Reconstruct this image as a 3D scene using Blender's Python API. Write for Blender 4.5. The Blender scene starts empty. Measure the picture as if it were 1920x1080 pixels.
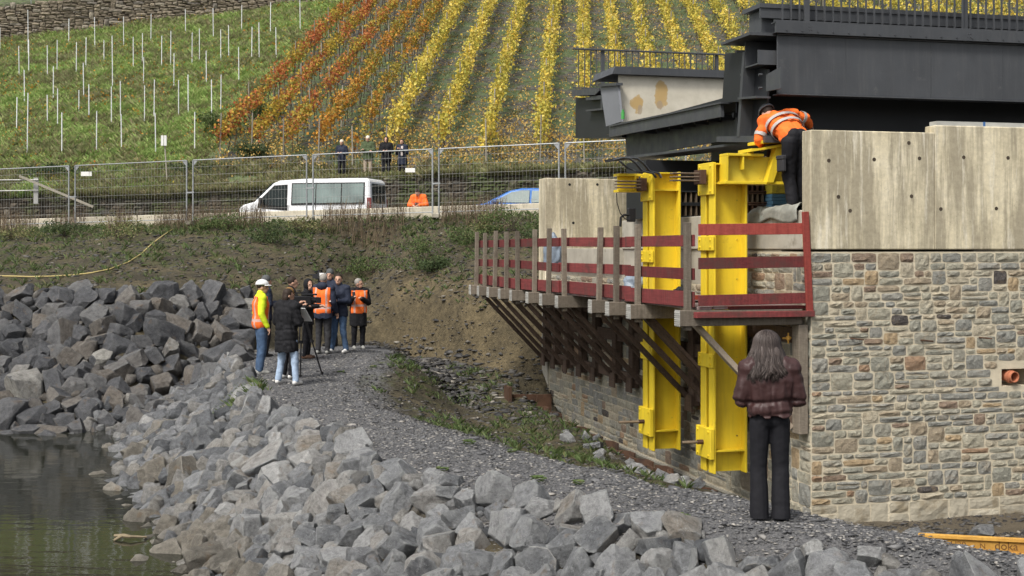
import bpy, bmesh, math, random
import numpy as np
from mathutils import Vector, Matrix, Euler

random.seed(7); rng = np.random.default_rng(7)
S = bpy.context.scene
COL = S.collection
R = math.radians

# ------------------------------------------------------------------ camera, sky, sun, exposure
F, HZ, CZ = 2500.0, 465.0, 2.45          # focal length (px of the 1920 frame), horizon row, eye height
cam_d = bpy.data.cameras.new('camera'); cam = bpy.data.objects.new('camera', cam_d); COL.objects.link(cam)
cam.location = (0, 0, CZ); cam.rotation_euler = (R(90), 0, 0)
cam_d.sensor_width = 36; cam_d.lens = 36*F/1920; cam_d.shift_y = -75/1920
cam_d.clip_start = .1; cam_d.clip_end = 1500
S.camera = cam
W = bpy.data.worlds.new('World'); S.world = W; W.use_nodes = True
nt = W.node_tree; nt.nodes.clear()
sky = nt.nodes.new('ShaderNodeTexSky'); sky.sky_type = 'NISHITA'; sky.sun_disc = False
SUN_EL, SUN_AZ = R(52), R(215)
sky.sun_elevation = SUN_EL; sky.sun_rotation = SUN_AZ; sky.air_density = 1.0; sky.dust_density = 4.0; sky.ozone_density = .6
hs = nt.nodes.new('ShaderNodeHueSaturation'); hs.inputs['Saturation'].default_value = .30     # overcast: a grey sky
bg = nt.nodes.new('ShaderNodeBackground'); bg.inputs['Strength'].default_value = .135
wo = nt.nodes.new('ShaderNodeOutputWorld')
nt.links.new(sky.outputs[0], hs.inputs['Color']); nt.links.new(hs.outputs[0], bg.inputs[0]); nt.links.new(bg.outputs[0], wo.inputs[0])
sl = bpy.data.lights.new('sun', 'SUN'); sl.energy = 2.3; sl.angle = R(13); sl.color = (1, .95, .88)
so = bpy.data.objects.new('sun', sl); COL.objects.link(so); so.location = (-20, -20, 40)
sd = Vector((math.sin(SUN_AZ)*math.cos(SUN_EL), math.cos(SUN_AZ)*math.cos(SUN_EL), math.sin(SUN_EL)))
so.rotation_euler = (-sd).to_track_quat('-Z', 'Y').to_euler()
S.view_settings.view_transform = 'Standard'; S.view_settings.look = 'None'
S.view_settings.exposure = 0.40; S.view_settings.gamma = 1; S.view_settings.use_curve_mapping = False

# ------------------------------------------------------------------ frames
TH = math.atan2(960-314, F); CX, CY = 3.88, 17.3; ct, st = math.cos(TH), math.sin(TH)   # abutment frame: u along its front, v back along its side
def A2W(p): return (CX + p[0]*ct - p[1]*st, CY + p[0]*st + p[1]*ct, p[2])
def P(px, py, D): return ((px-960)*D/F, D, CZ+(HZ-py)*D/F)        # world point seen at a pixel, at depth D
def G(px, py, z=0.): return P(px, py, (CZ-z)*F/(py-HZ))
def L(px, py, v=None, u=None):                                     # the same in the abutment frame, on a plane v=.. or u=..
    a = (px-960)/F
    D = (v-CX*st+CY*ct)/(ct-a*st) if v is not None else (u+CX*ct+CY*st)/(a*ct+st)
    X = a*D
    return ((X-CX)*ct+(D-CY)*st, -(X-CX)*st+(D-CY)*ct, CZ+(HZ-py)*D/F)

# ------------------------------------------------------------------ noise
_lat = rng.random((256, 256))
def vnoise(x, y):
    x = np.asarray(x, float); y = np.asarray(y, float)
    xi = np.floor(x).astype(int); yi = np.floor(y).astype(int); fx = x-xi; fy = y-yi
    fx = fx*fx*(3-2*fx); fy = fy*fy*(3-2*fy)
    a = _lat[xi % 256, yi % 256]; b = _lat[(xi+1) % 256, yi % 256]; c = _lat[xi % 256, (yi+1) % 256]; d = _lat[(xi+1) % 256, (yi+1) % 256]
    return (a*(1-fx)+b*fx)*(1-fy)+(c*(1-fx)+d*fx)*fy
def fbm(x, y, o=4):
    s = 0; a = .5
    for i in range(o): s = s+a*vnoise(x*2**i+17*i, y*2**i+5*i); a *= .5
    return s-.47
def sstep(a, b, x): t = np.clip((np.asarray(x, float)-a)/(b-a), 0, 1); return t*t*(3-2*t)

# ------------------------------------------------------------------ meshes
def np_mesh(name, V, Fc):
    V = np.asarray(V, np.float32); Fc = np.asarray(Fc, np.int32); k = Fc.shape[1]
    m = bpy.data.meshes.new(name); m.vertices.add(len(V)); m.vertices.foreach_set('co', V.ravel())
    m.loops.add(Fc.size); m.loops.foreach_set('vertex_index', Fc.ravel())
    m.polygons.add(len(Fc)); m.polygons.foreach_set('loop_start', np.arange(0, Fc.size, k, dtype=np.int32))
    m.update(calc_edges=True); return m
def rotmats(n, full=True, r=rng):
    if full:
        q = r.normal(size=(n, 4)); q /= np.linalg.norm(q, axis=1)[:, None]
        w, x, y, z = q.T
    else:
        a = r.random(n)*np.pi; w, x, y, z = np.cos(a), 0*a, 0*a, np.sin(a)
    return np.stack([np.stack([1-2*(y*y+z*z), 2*(x*y-z*w), 2*(x*z+y*w)], -1), np.stack([2*(x*y+z*w), 1-2*(x*x+z*z), 2*(y*z-x*w)], -1),
                     np.stack([2*(x*z-y*w), 2*(y*z+x*w), 1-2*(x*x+y*y)], -1)], 1)
def scatter(tv, tf, pos, scale, rots):          # many copies of a small template as one mesh's arrays
    tv = np.asarray(tv, float); tf = np.asarray(tf, int); n = len(pos)
    scale = np.asarray(scale, float)
    if scale.ndim == 1: scale = np.repeat(scale[:, None], 3, 1)
    V = np.einsum('nij,nkj->nki', rots, tv[None]*scale[:, None, :])+np.asarray(pos)[:, None, :]
    Fc = tf[None]+(np.arange(n)*len(tv))[:, None, None]
    return V.reshape(-1, 3), Fc.reshape(-1, tf.shape[1])
def smooth(m, on=True): m.polygons.foreach_set('use_smooth', np.full(len(m.polygons), on))

class MB:
    def __init__(s): s.v = []; s.f = []
    def add(s, V, Fc):
        b = len(s.v); s.v += [tuple(p) for p in V]; s.f += [tuple(i+b for i in q) for q in Fc]; return s
    def box(s, x0, x1, y0, y1, z0, z1):
        return s.add([(x, y, z) for x in (x0, x1) for y in (y0, y1) for z in (z0, z1)],
                     [(0, 1, 3, 2), (4, 6, 7, 5), (0, 4, 5, 1), (2, 3, 7, 6), (0, 2, 6, 4), (1, 5, 7, 3)])
    def beam(s, p0, p1, w, h, up=(0, 0, 1)):
        p0, p1 = Vector(p0), Vector(p1); d = (p1-p0).normalized(); up = Vector(up)
        x = d.cross(up)
        if x.length < 1e-4: x = d.cross(Vector((1, 0, 0)))
        x.normalize(); z = x.cross(d); x *= w/2; z *= h/2
        V = [q+a*x+b*z for q in (p0, p1) for a in (-1, 1) for b in (-1, 1)]
        return s.add(V, [(0, 1, 3, 2), (4, 6, 7, 5), (0, 4, 5, 1), (2, 3, 7, 6), (0, 2, 6, 4), (1, 5, 7, 3)])
    def prism(s, poly, ax, lo, hi):              # polygon in the two other axes, extruded along axis ax
        n = len(poly); o = [i for i in range(3) if i != ax]
        def pt(q, h):
            r = [0, 0, 0]; r[o[0]], r[o[1]], r[ax] = q[0], q[1], h; return r
        V = [pt(q, lo) for q in poly]+[pt(q, hi) for q in poly]
        return s.add(V, [tuple(range(n))[::-1], tuple(range(n, 2*n))]+[(i, (i+1) % n, n+(i+1) % n, n+i) for i in range(n)])
    def tube(s, path, r, n=8, flat=None):
        path = [Vector(p) for p in path]; k = len(path); rs = r if hasattr(r, '__len__') else [r]*k
        V = []; prev = None
        for i, p in enumerate(path):
            d = (path[min(i+1, k-1)]-path[max(i-1, 0)]).normalized()
            if prev is None:
                a = d.orthogonal().normalized()
                if abs(d.z) < .95: a = d.cross(Vector((0, 0, 1))).normalized()
            else:
                a = prev-d*prev.dot(d); a = a.normalized() if a.length > 1e-6 else d.orthogonal().normalized()
            prev = a; b = d.cross(a); fl = flat or 1
            V += [p+rs[i]*(math.cos(t)*a+math.sin(t)*b*fl) for t in [2*math.pi*j/n for j in range(n)]]
        Fc = [(i*n+j, i*n+(j+1) % n, (i+1)*n+(j+1) % n, (i+1)*n+j) for i in range(k-1) for j in range(n)]
        return s.add(V, Fc+[tuple(range(n))[::-1], tuple(range((k-1)*n, k*n))])
    def cyl(s, p0, p1, r, n=12): return s.tube([p0, p1], r, n)
    def pipe(s, p0, p1, r0, r1, n=20):           # hollow, r1 the bore
        p0, p1 = Vector(p0), Vector(p1); d = (p1-p0).normalized(); a = d.orthogonal().normalized(); b = d.cross(a)
        V = [q+rr*(math.cos(t)*a+math.sin(t)*b) for q, rr in ((p0, r0), (p1, r0), (p1, r1), (p0, r1)) for t in [2*math.pi*j/n for j in range(n)]]
        return s.add(V, [(i*n+j, i*n+(j+1) % n, ((i+1) % 4)*n+(j+1) % n, ((i+1) % 4)*n+j) for i in range(4) for j in range(n)])
    def ell(s, c, r, n=12, m=8, rot=None):
        c = Vector(c); V = []
        for i in range(m+1):
            ph = math.pi*i/m
            for j in range(n):
                q = Vector((r[0]*math.sin(ph)*math.cos(2*math.pi*j/n), r[1]*math.sin(ph)*math.sin(2*math.pi*j/n), r[2]*math.cos(ph)))
                if rot: q = rot @ q
                V.append(c+q)
        return s.add(V, [(i*n+j, (i+1)*n+j, (i+1)*n+(j+1) % n, i*n+(j+1) % n) for i in range(m) for j in range(n)])
    def cap(s, p0, r0, p1, r1, n=12):            # tapered capsule
        p0, p1 = Vector(p0), Vector(p1); d = p1-p0
        d = d.normalized() if d.length > 1e-6 else Vector((0, 0, 1))
        path = []; rs = []
        for t in (1., .8, .5, .2): path.append(p0-d*r0*t); rs.append(r0*math.sqrt(max(0, 1-t*t))+1e-4)
        path.append(p0); rs.append(r0); path.append(p1); rs.append(r1)
        for t in (.2, .5, .8, 1.): path.append(p1+d*r1*t); rs.append(r1*math.sqrt(max(0, 1-t*t))+1e-4)
        return s.tube(path, rs, n)
    def arr(s): return np.array([tuple(p) for p in s.v], float)
    def mesh(s, name, off=(0, 0, 0)):
        m = bpy.data.meshes.new(name); o = off
        m.from_pydata([(p[0]-o[0], p[1]-o[1], p[2]-o[2]) for p in s.v], [], s.f)
        bm = bmesh.new(); bm.from_mesh(m); bmesh.ops.recalc_face_normals(bm, faces=bm.faces); bm.to_mesh(m); bm.free()
        return m

def link(name, m, mat, parent=None, label=None, kind=None, bev=0, sm=False):
    o = bpy.data.objects.new(name, m); COL.objects.link(o)
    if mat and m and not m.materials: m.materials.append(mat)
    if parent: o.parent = parent
    if label: o['label'] = label
    if kind: o['kind'] = kind
    if sm: smooth(m)
    if bev:
        b = o.modifiers.new('bevel', 'BEVEL'); b.width = bev; b.segments = 1; b.limit_method = 'ANGLE'; b.angle_limit = R(40)
    return o
def tag(o, label, cat, group=None, kind=None):
    o['label'] = label; o['category'] = cat
    if group: o['group'] = group
    if kind: o['kind'] = kind
    return o
class T:                                          # a thing: an Empty at its base, parts as children
    def __init__(s, name, label, cat, o=(0, 0, 0), fr='W', group=None, rz=None):
        e = bpy.data.objects.new(name, None); COL.objects.link(e); s.e = e; s.o = o; e.empty_display_size = .2
        e.location = A2W(o) if fr == 'A' else o
        e.rotation_euler = (0, 0, rz if rz is not None else (TH if fr == 'A' else 0))
        if rz is not None: s.o = (0, 0, 0)
        tag(e, label, cat, group)
    def part(s, name, mb, mat, parent=None, label=None, bev=0, sm=False, kind=None):
        return link(name, mb.mesh(name, s.o), mat, parent or s.e, label, kind, bev, sm)
def single(name, label, cat, mb, mat, o=(0, 0, 0), fr='W', group=None, bev=0, sm=False):
    ob = link(name, mb.mesh(name, o), mat, None, None, None, bev, sm)
    ob.location = A2W(o) if fr == 'A' else o
    if fr == 'A': ob.rotation_euler = (0, 0, TH)
    return tag(ob, label, cat, group)
def structure(name, m, mat, label=None, sm=False): return link(name, m, mat, None, label, 'structure', 0, sm)
def copy_tree(o, parent=None):
    c = o.copy(); COL.objects.link(c)
    if parent: c.parent = parent
    for ch in list(o.children): copy_tree(ch, c)
    return c

# ------------------------------------------------------------------ materials
class N:
    def __init__(s, name):
        s.m = bpy.data.materials.new(name); s.m.use_nodes = True; s.t = s.m.node_tree; s.n = s.t.nodes
        s.b = s.n['Principled BSDF']; s.k = s.t.links.new
    def new(s, ty, **kw):
        x = s.n.new('ShaderNode'+ty)
        for k, v in kw.items(): setattr(x, k, v)
        return x
    def coords(s, kind='Object', scale=(1, 1, 1), rnd=True):
        tc = s.new('TexCoord'); mp = s.new('Mapping'); mp.inputs['Scale'].default_value = scale
        s.k(tc.outputs[kind], mp.inputs['Vector'])
        if rnd:
            oi = s.new('ObjectInfo'); mm = s.new('Math', operation='MULTIPLY'); mm.inputs[1].default_value = 37.
            s.k(oi.outputs['Random'], mm.inputs[0]); s.k(mm.outputs[0], mp.inputs['Location'])
        return mp.outputs[0]
    def noise(s, vec, sc, det=4, rough=.55, dist=0):
        x = s.new('TexNoise'); x.inputs['Scale'].default_value = sc; x.inputs['Detail'].default_value = det
        x.inputs['Roughness'].default_value = rough; x.inputs['Distortion'].default_value = dist; s.k(vec, x.inputs['Vector']); return x.outputs['Fac']
    def ramp(s, fac, stops, interp='LINEAR'):
        x = s.new('ValToRGB'); x.color_ramp.interpolation = interp; e = x.color_ramp.elements
        while len(e) > 1: e.remove(e[-1])
        for i, (p, c) in enumerate(stops):
            c = (c, c, c) if not hasattr(c, '__len__') else c
            q = e[0] if i == 0 else e.new(p)
            q.position = p; q.color = (*c, 1)
        s.k(fac, x.inputs[0]); return x.outputs[0]
    def mix(s, fac, a, b, mode='MIX'):
        x = s.new('Mix', data_type='RGBA', blend_type=mode)
        for i, v in ((0, fac), (6, a), (7, b)):
            if hasattr(v, 'is_linked'): s.k(v, x.inputs[i])
            elif i == 0: x.inputs[0].default_value = v
            else: x.inputs[i].default_value = (*v, 1) if hasattr(v, '__len__') else (v, v, v, 1)
        return x.outputs[2]
    def math(s, op, a, b=None):
        x = s.new('Math', operation=op)
        for i, v in enumerate((a, b)):
            if v is None: continue
            if hasattr(v, 'is_linked'): s.k(v, x.inputs[i])
            else: x.inputs[i].default_value = v
        return x.outputs[0]
    def rand(s):                                  # differs per object and per loose piece
        oi = s.new('ObjectInfo'); g = s.new('NewGeometry')
        return s.math('FRACT', s.math('ADD', oi.outputs['Random'], g.outputs['Random Per Island']))
    def attr(s, name):
        x = s.new('Attribute'); x.attribute_name = name; return x
    def bump(s, h, dist=.01, strength=.6, prev=None):
        x = s.new('Bump'); x.inputs['Distance'].default_value = dist; x.inputs['Strength'].default_value = strength; s.k(h, x.inputs['Height'])
        if prev: s.k(prev, x.inputs['Normal'])
        return x.outputs[0]
    def out(s, col=None, rough=None, normal=None, metal=None, spec=None):
        b = s.b
        for nm, v in (('Base Color', col), ('Roughness', rough), ('Normal', normal), ('Metallic', metal), ('Specular IOR Level', spec)):
            if v is None: continue
            if hasattr(v, 'is_linked'): s.k(v, b.inputs[nm])
            else: b.inputs[nm].default_value = (*v, 1) if hasattr(v, '__len__') else v
        return s.m
def mul(c, k): return tuple(x*k for x in c)
def basic(name, c, rough=.7, var=.35, sc=6, bump=.004, bsc=40, metal=0, spec=.3, dirt=None, dsc=2.5, dth=.55, rnd=.15):
    n = N(name); v = n.coords(); f = n.noise(v, sc, 5)
    col = n.ramp(f, [(.25, mul(c, 1-var)), (.75, mul(c, 1+var*.6))])
    if rnd:
        r = n.rand(); col = n.mix(1, col, n.ramp(r, [(0, 1-rnd), (1, 1+rnd*.5)]), 'MULTIPLY')
    if dirt:
        d = n.noise(v, dsc, 8, .65); col = n.mix(n.ramp(d, [(dth, 0), (dth+.12, 1)]), col, dirt)
    h = n.noise(v, bsc, 4)
    return n.out(col, rough, n.bump(h, bump, .7) if bump else None, metal, spec)
# ------------------------------------------------------------------ the materials of the place
def mk_rock(name, cols, vein, veincol, edge, sc=1.):
    n = N(name); v = n.coords(scale=(sc, sc, sc)); r = n.rand()
    col = n.ramp(r, cols)
    f = n.noise(v, 3.2, 7, .7); col = n.mix(1, col, n.ramp(f, [(.25, .5), (.5, 1.), (.75, 1.5)]), 'MULTIPLY')
    g = n.noise(v, 22, 4, .7); col = n.mix(1, col, n.ramp(g, [(.3, .8), (.7, 1.2)]), 'MULTIPLY')
    vo = n.new('TexVoronoi', feature='DISTANCE_TO_EDGE'); vo.inputs['Scale'].default_value = 3.1
    di = n.new('VectorMath', operation='ADD'); nz = n.new('TexNoise'); nz.inputs['Scale'].default_value = 4.; nz.inputs['Detail'].default_value = 5
    n.k(v, nz.inputs['Vector']); n.k(v, di.inputs[0]); n.k(nz.outputs['Color'], di.inputs[1]); n.k(di.outputs[0], vo.inputs['Vector'])
    vm = n.ramp(vo.outputs['Distance'], [(0, 1), (.045, 0)]); br = n.ramp(n.noise(v, 2.1, 2), [(.45, 0), (.62, 1)])
    col = n.mix(n.math('MULTIPLY', n.math('MULTIPLY', vm, br), vein), col, veincol)
    ge = n.new('NewGeometry'); pt = n.ramp(ge.outputs['Pointiness'], [(.505, 0), (.57, 1)])
    col = n.mix(n.math('MULTIPLY', pt, edge), col, veincol)
    li = n.ramp(n.noise(v, 9, 6, .7), [(.6, 0), (.68, 1)])
    col = n.mix(n.math('MULTIPLY', li, .30), col, (.42, .43, .42))
    st = n.ramp(n.noise(v, 1.3, 3), [(.62, 0), (.72, 1)]); col = n.mix(n.math('MULTIPLY', st, .4), col, (.22, .15, .085))
    nb = n.bump(n.noise(v, 5, 7, .75, 1.2), .09, 1.); nb = n.bump(f, .05, .8, nb); nb = n.bump(n.noise(v, 30, 5, .7), .012, .7, nb)
    return n.out(col, .82, nb, 0, .25)
m_rock = mk_rock('quarry_rock', [(0, (.13, .136, .145)), (.22, (.22, .228, .236)), (.5, (.30, .306, .312)), (.70, (.37, .372, .37)), (.80, (.28, .25, .21)), (.93, (.45, .45, .44)), (1, (.12, .125, .135))], .75, (.48, .49, .48), .60)
m_rubble = mk_rock('rock_rubble', [(0, (.11, .117, .126)), (.3, (.20, .208, .216)), (.6, (.28, .287, .294)), (.85, (.30, .285, .255)), (1, (.42, .42, .41))], .3, (.4, .4, .39), 0, 5.)
m_boulderrubble = mk_rock('boulder_rubble', [(0, (.065, .068, .074)), (.5, (.12, .122, .126)), (.85, (.16, .145, .126)), (1, (.28, .27, .25))], .2, (.3, .3, .29), 0, 4.)
m_shorerock = mk_rock('tan_shore_rock', [(0, (.12, .112, .095)), (.3, (.20, .182, .15)), (.6, (.27, .25, .21)), (.85, (.23, .222, .205)), (1, (.32, .295, .245))], .4, (.46, .43, .37), .45)
m_boulder = mk_rock('dark_boulder', [(0, (.070, .073, .080)), (.4, (.118, .120, .126)), (.7, (.155, .155, .154)), (.86, (.165, .145, .122)), (.945, (.22, .215, .205)), (.97, (.30, .29, .265)), (1, (.33, .32, .285))], .30, (.32, .32, .31), .28)

def mk_masonry():
    n = N('ashlar_stone'); v = n.coords(); r = n.rand()
    col = n.ramp(r, [(0, (.31, .305, .25)), (.12, (.38, .36, .28)), (.24, (.27, .27, .24)), (.36, (.42, .39, .30)), (.46, (.34, .325, .265)), (.56, (.46, .41, .305)),
                     (.64, (.355, .295, .21)), (.71, (.42, .315, .19)), (.76, (.30, .295, .26)), (.86, (.27, .20, .145)), (.91, (.33, .22, .14)), (.945, (.085, .075, .07)), (.965, (.32, .31, .27))], 'CONSTANT')
    f = n.noise(v, 13, 7, .74, .8); col = n.mix(1, col, n.ramp(f, [(.25, .62), (.5, 1.), (.75, 1.42)]), 'MULTIPLY')
    w = n.ramp(n.noise(v, 5, 6, .7, 1.), [(.52, 0), (.66, 1)]); col = n.mix(n.math('MULTIPLY', w, .3), col, (.36, .26, .15))
    g = n.noise(v, 45, 4, .75); col = n.mix(n.math('MULTIPLY', n.ramp(g, [(.55, 0), (.7, 1)]), .35), col, (.50, .49, .44))
    nb = n.bump(f, .05, 1.); nb = n.bump(g, .012, .8, nb)
    return n.out(col, .8, nb, 0, .3)
m_stone = mk_masonry()
def mk_mortar():
    n = N('lime_mortar'); v = n.coords(); f = n.noise(v, 3, 6, .65)
    col = n.ramp(f, [(.3, (.48, .425, .315)), (.7, (.64, .57, .43))])
    return n.out(col, .92, n.bump(n.noise(v, 40, 5, .7), .012, .8), 0, .15)
m_mortar = mk_mortar()
def mk_drystone():
    n = N('dry_stone'); v = n.coords(); r = n.rand()
    col = n.ramp(r, [(0, (.16, .135, .10)), (.4, (.24, .20, .15)), (.7, (.32, .27, .20)), (.9, (.20, .18, .155)), (1, (.40, .35, .27))])
    f = n.noise(v, 6, 6, .7); col = n.mix(1, col, n.ramp(f, [(.3, .6), (.7, 1.4)]), 'MULTIPLY')
    return n.out(col, .9, n.bump(f, .05, .9), 0, .2)
m_dry = mk_drystone()
def mk_mossstone():
    n = N('mossy_dry_stone'); v = n.coords(); r = n.rand(); col = n.ramp(r, [(0, (.06, .052, .04)), (.4, (.095, .08, .06)), (.7, (.13, .11, .085)), (.9, (.08, .075, .065)), (1, (.24, .21, .165))])
    f = n.noise(v, 5, 6, .7); col = n.mix(1, col, n.ramp(f, [(.3, .5), (.7, 1.4)]), 'MULTIPLY'); col = n.mix(n.ramp(n.noise(v, .9, 7, .7), [(.46, 0), (.58, .85)]), col, (.065, .085, .03))
    return n.out(col, .95, n.bump(f, .06, .9), 0, .15)
m_moss = mk_mossstone()

def mk_concrete():
    n = N('shuttered_concrete'); v = n.coords(rnd=False); wob = n.new('VectorMath', operation='MULTIPLY_ADD'); nz = n.new('TexNoise'); nz.inputs['Scale'].default_value = 1.5; nz.inputs['Detail'].default_value = 4; n.k(v, nz.inputs['Vector'])
    n.k(nz.outputs['Color'], wob.inputs[0]); wob.inputs[1].default_value = (.055, .055, .5); n.k(v, wob.inputs[2]); w = wob.outputs[0]
    def st(sx, sz, sc, det):
        mp = n.new('Mapping'); mp.inputs['Scale'].default_value = (sx, sx, sz); n.k(w, mp.inputs['Vector']); return n.noise(mp.outputs[0], sc, det, .7)
    base = n.ramp(n.noise(v, 1.1, 8, .66), [(.3, (.50, .44, .30)), (.5, (.66, .59, .42)), (.72, (.77, .70, .53))])
    tc = n.new('TexCoord'); sp = n.new('SeparateXYZ'); n.k(tc.outputs['Object'], sp.inputs[0])
    big = st(2.2, .22, 1.4, 6); col = n.mix(n.ramp(big, [(.44, .9), (.56, 0)]), base, (.34, .30, .215))
    fine = st(9, .35, 1.2, 6); col = n.mix(n.math('MULTIPLY', n.ramp(fine, [(.50, 0), (.64, 1)]), .5), col, (.33, .295, .215))
    pale = st(6, .4, 1.5, 5); col = n.mix(n.math('MULTIPLY', n.ramp(pale, [(.55, 0), (.66, 1)]), .7), col, (.76, .71, .58))
    mott = n.noise(v, 14, 6, .72); col = n.mix(1, col, n.ramp(mott, [(.3, .82), (.7, 1.14)]), 'MULTIPLY')
    bx = n.math('FRACT', n.math('MULTIPLY', n.math('ADD', sp.outputs[0], sp.outputs[1]), 4.1)); ln = n.ramp(bx, [(0, 0), (.02, 1), (.98, 1), (1, 0)])
    col = n.mix(.5, col, n.mix(1, col, n.ramp(ln, [(0, .8), (1, 1)]), 'MULTIPLY'))
    pit = n.ramp(n.noise(v, 48, 3, .6), [(.27, 0), (.34, 1)]); col = n.mix(1, col, n.ramp(pit, [(0, .6), (1, 1)]), 'MULTIPLY')
    nb = n.bump(ln, .003, .4); nb = n.bump(n.noise(v, 26, 5, .7), .006, .5, nb)
    return n.out(col, .85, nb, 0, .25)
m_conc = mk_concrete()
m_conc2 = basic('weathered_concrete', (.40, .375, .31), .9, .3, 2.2, .006, 30, dirt=(.24, .22, .17), dth=.56)
m_barrier = basic('cream_barrier_concrete', (.56, .51, .40), .9, .2, 2.2, .006, 30, dirt=(.36, .32, .24), dth=.58)
M_STEEL_LATER = 0
m_black = basic('shade_black_steel', (.022, .024, .027), .5, .3, 1.5, .001, 60, 0, .4, rnd=.05)  # near-black steel: shade under and inside the bridge put into the colour
m_steellight = basic('primed_grey_steel', (.21, .22, .24), .5, .12, 2, .001, 40, 0, .4)
def painted(name, c, grime, rust, rough, amt, spec=.4):
    n = N(name); v = n.coords(); f = n.noise(v, 1.3, 6, .6); col = n.ramp(f, [(.3, mul(c, .84)), (.7, mul(c, 1.1))])
    vs = n.coords(scale=(11, 11, .8)); col = n.mix(n.math('MULTIPLY', n.ramp(n.noise(vs, 1.2, 7, .72), [(.5, 0), (.7, 1)]), amt), col, grime)
    col = n.mix(n.math('MULTIPLY', n.ramp(n.noise(v, 3.2, 9, .75), [(.60, 0), (.66, 1)]), amt*1.3), col, grime)
    vx = n.coords(scale=(1.2, 1.2, 14)); col = n.mix(n.math('MULTIPLY', n.ramp(n.noise(vx, 2.2, 4, .8), [(.70, 0), (.72, 1)]), .5), col, mul(c, .55))
    col = n.mix(n.ramp(n.noise(v, 7, 9, .8), [(.70, 0), (.73, .9)]), col, rust)
    ro = n.ramp(n.noise(v, 5, 5), [(.3, rough-.08), (.7, rough+.16)])
    return n.out(col, ro, n.bump(n.noise(v, 30, 5), .0015, .6), 0, spec)
m_yel = painted('yellow_steel_paint', (.78, .575, .03), (.42, .29, .035), (.16, .075, .03), .45, .34)
m_steel = painted('dark_grey_steel_paint', (.058, .062, .068), (.10, .10, .10), (.075, .07, .065), .42, .38, .45)
m_yeld = basic('worn_yellow_steel', (.62, .50, .05), .55, .25, 2.2, .003, 50, 0, .35, dirt=(.16, .10, .04), dsc=3, dth=.55)
m_rust = basic('rusted_steel', (.105, .058, .036), .85, .5, 5, .006, 40, 0, .25, dirt=(.05, .032, .025), dth=.5)
m_rod = basic('threaded_steel_rod', (.22, .17, .12), .6, .3, 8, .004, 60, .5)
def mk_wood(name, c1, c2, knots=.3, dirt=None, dk=.5):
    n = N(name); v = n.coords(scale=(1, 1, 1)); r = n.rand()
    # grain runs along the piece's long axis: stretched noise in generated space would smear, so use two stretched copies
    vx = n.coords(scale=(9, 1.1, 22)); f = n.noise(vx, 2.2, 6, .65, .5)
    vz = n.coords(scale=(16, 16, 1.2)); g = n.noise(vz, 2.0, 5, .6, .3)
    f = n.mix(.5, f, g)
    col = n.ramp(f, [(.32, c1), (.66, c2)]); col = n.mix(1, col, n.ramp(r, [(0, .7), (1, 1.15)]), 'MULTIPLY')
    if dirt: col = n.mix(n.math('MULTIPLY', n.ramp(n.noise(v, 3, 7, .7), [(.5, 0), (.66, 1)]), dk), col, dirt)
    return n.out(col, .8, n.bump(f, .006, .7), 0, .25)
m_wood = mk_wood('grey_timber', (.115, .097, .074), (.235, .20, .157), dirt=(.08, .065, .05))
m_woodend = mk_wood('sawn_timber_end', (.34, .33, .30), (.55, .54, .50))
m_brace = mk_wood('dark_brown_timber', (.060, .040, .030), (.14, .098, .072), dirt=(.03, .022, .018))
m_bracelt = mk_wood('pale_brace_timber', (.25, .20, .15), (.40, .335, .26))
m_red = mk_wood('red_stained_board', (.105, .022, .023), (.235, .052, .050), dirt=(.085, .042, .036), dk=.8)
m_redlt = mk_wood('bright_red_board', (.19, .035, .028), (.34, .072, .055), dirt=(.20, .03, .03), dk=.4)
m_floor = mk_wood('worn_platform_boards', (.20, .15, .14), (.36, .31, .29), dirt=(.22, .05, .05), dk=.8)
m_beamy = mk_wood('yellow_formwork_timber', (.50, .26, .05), (.66, .38, .085), dirt=(.30, .13, .03), dk=.5)
m_post = mk_wood('grey_vine_post', (.20, .18, .14), (.36, .33, .27))
m_galv = basic('galvanised_steel', (.34, .355, .36), .45, .15, 8, .001, 60, .35, .5)
m_wire = basic('dull_fence_wire', (.36, .36, .34), .5, .15, 8, 0, 60, .2)
m_stake = basic('white_galvanised_stake', (.78, .80, .80), .5, .12, 3, 0, 40, 0, .4)
m_white = basic('white_vehicle_paint', (.80, .81, .82), .25, .03, 2, 0, 40, 0, .5, rnd=0)
m_blue = basic('blue_vehicle_paint', (.045, .17, .50), .2, .05, 2, 0, 40, .2, .55, rnd=0)
m_rubber = basic('black_rubber', (.018, .018, .018), .8, .3, 10, .002, 60)
m_plastic = basic('black_plastic', (.025, .025, .028), .5, .2, 10, 0, 60)
m_sign = basic('white_sign_board', (.80, .80, .77), .6, .06, 4, 0, 60)
m_orangepipe = basic('orange_drain_pipe', (.44, .165, .09), .5, .1, 4, 0, 60)
m_hose = basic('yellow_hose', (.52, .42, .17), .6, .15, 4, 0, 60)
m_bluecrate = basic('blue_stacked_plates', (.10, .22, .33), .6, .25, 4, .002, 40)
m_tarp = basic('grey_green_tarpaulin', (.30, .30, .26), .75, .4, 5, .01, 20, dirt=(.40, .48, .44), dth=.55)
m_bag = basic('grey_blue_plastic_sheet', (.22, .27, .33), .35, .4, 6, .01, 20)
m_green = basic('green_plastic', (.07, .33, .08), .4, .1, 5, 0, 40)
m_strap = basic('dark_grey_webbing_strap', (.06, .065, .07), .6, .3, 8, .002, 80, dirt=(.30, .33, .37), dth=.55)
m_tape = basic('blue_masking_tape', (.06, .16, .38), .6, .1, 6, 0, 40)
m_film = basic('pale_protective_film', (.50, .50, .46), .5, .25, 4, .004, 30)
m_ink = basic('brown_ink', (.14, .065, .02), .8, .1, 5, 0, 40)
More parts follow.
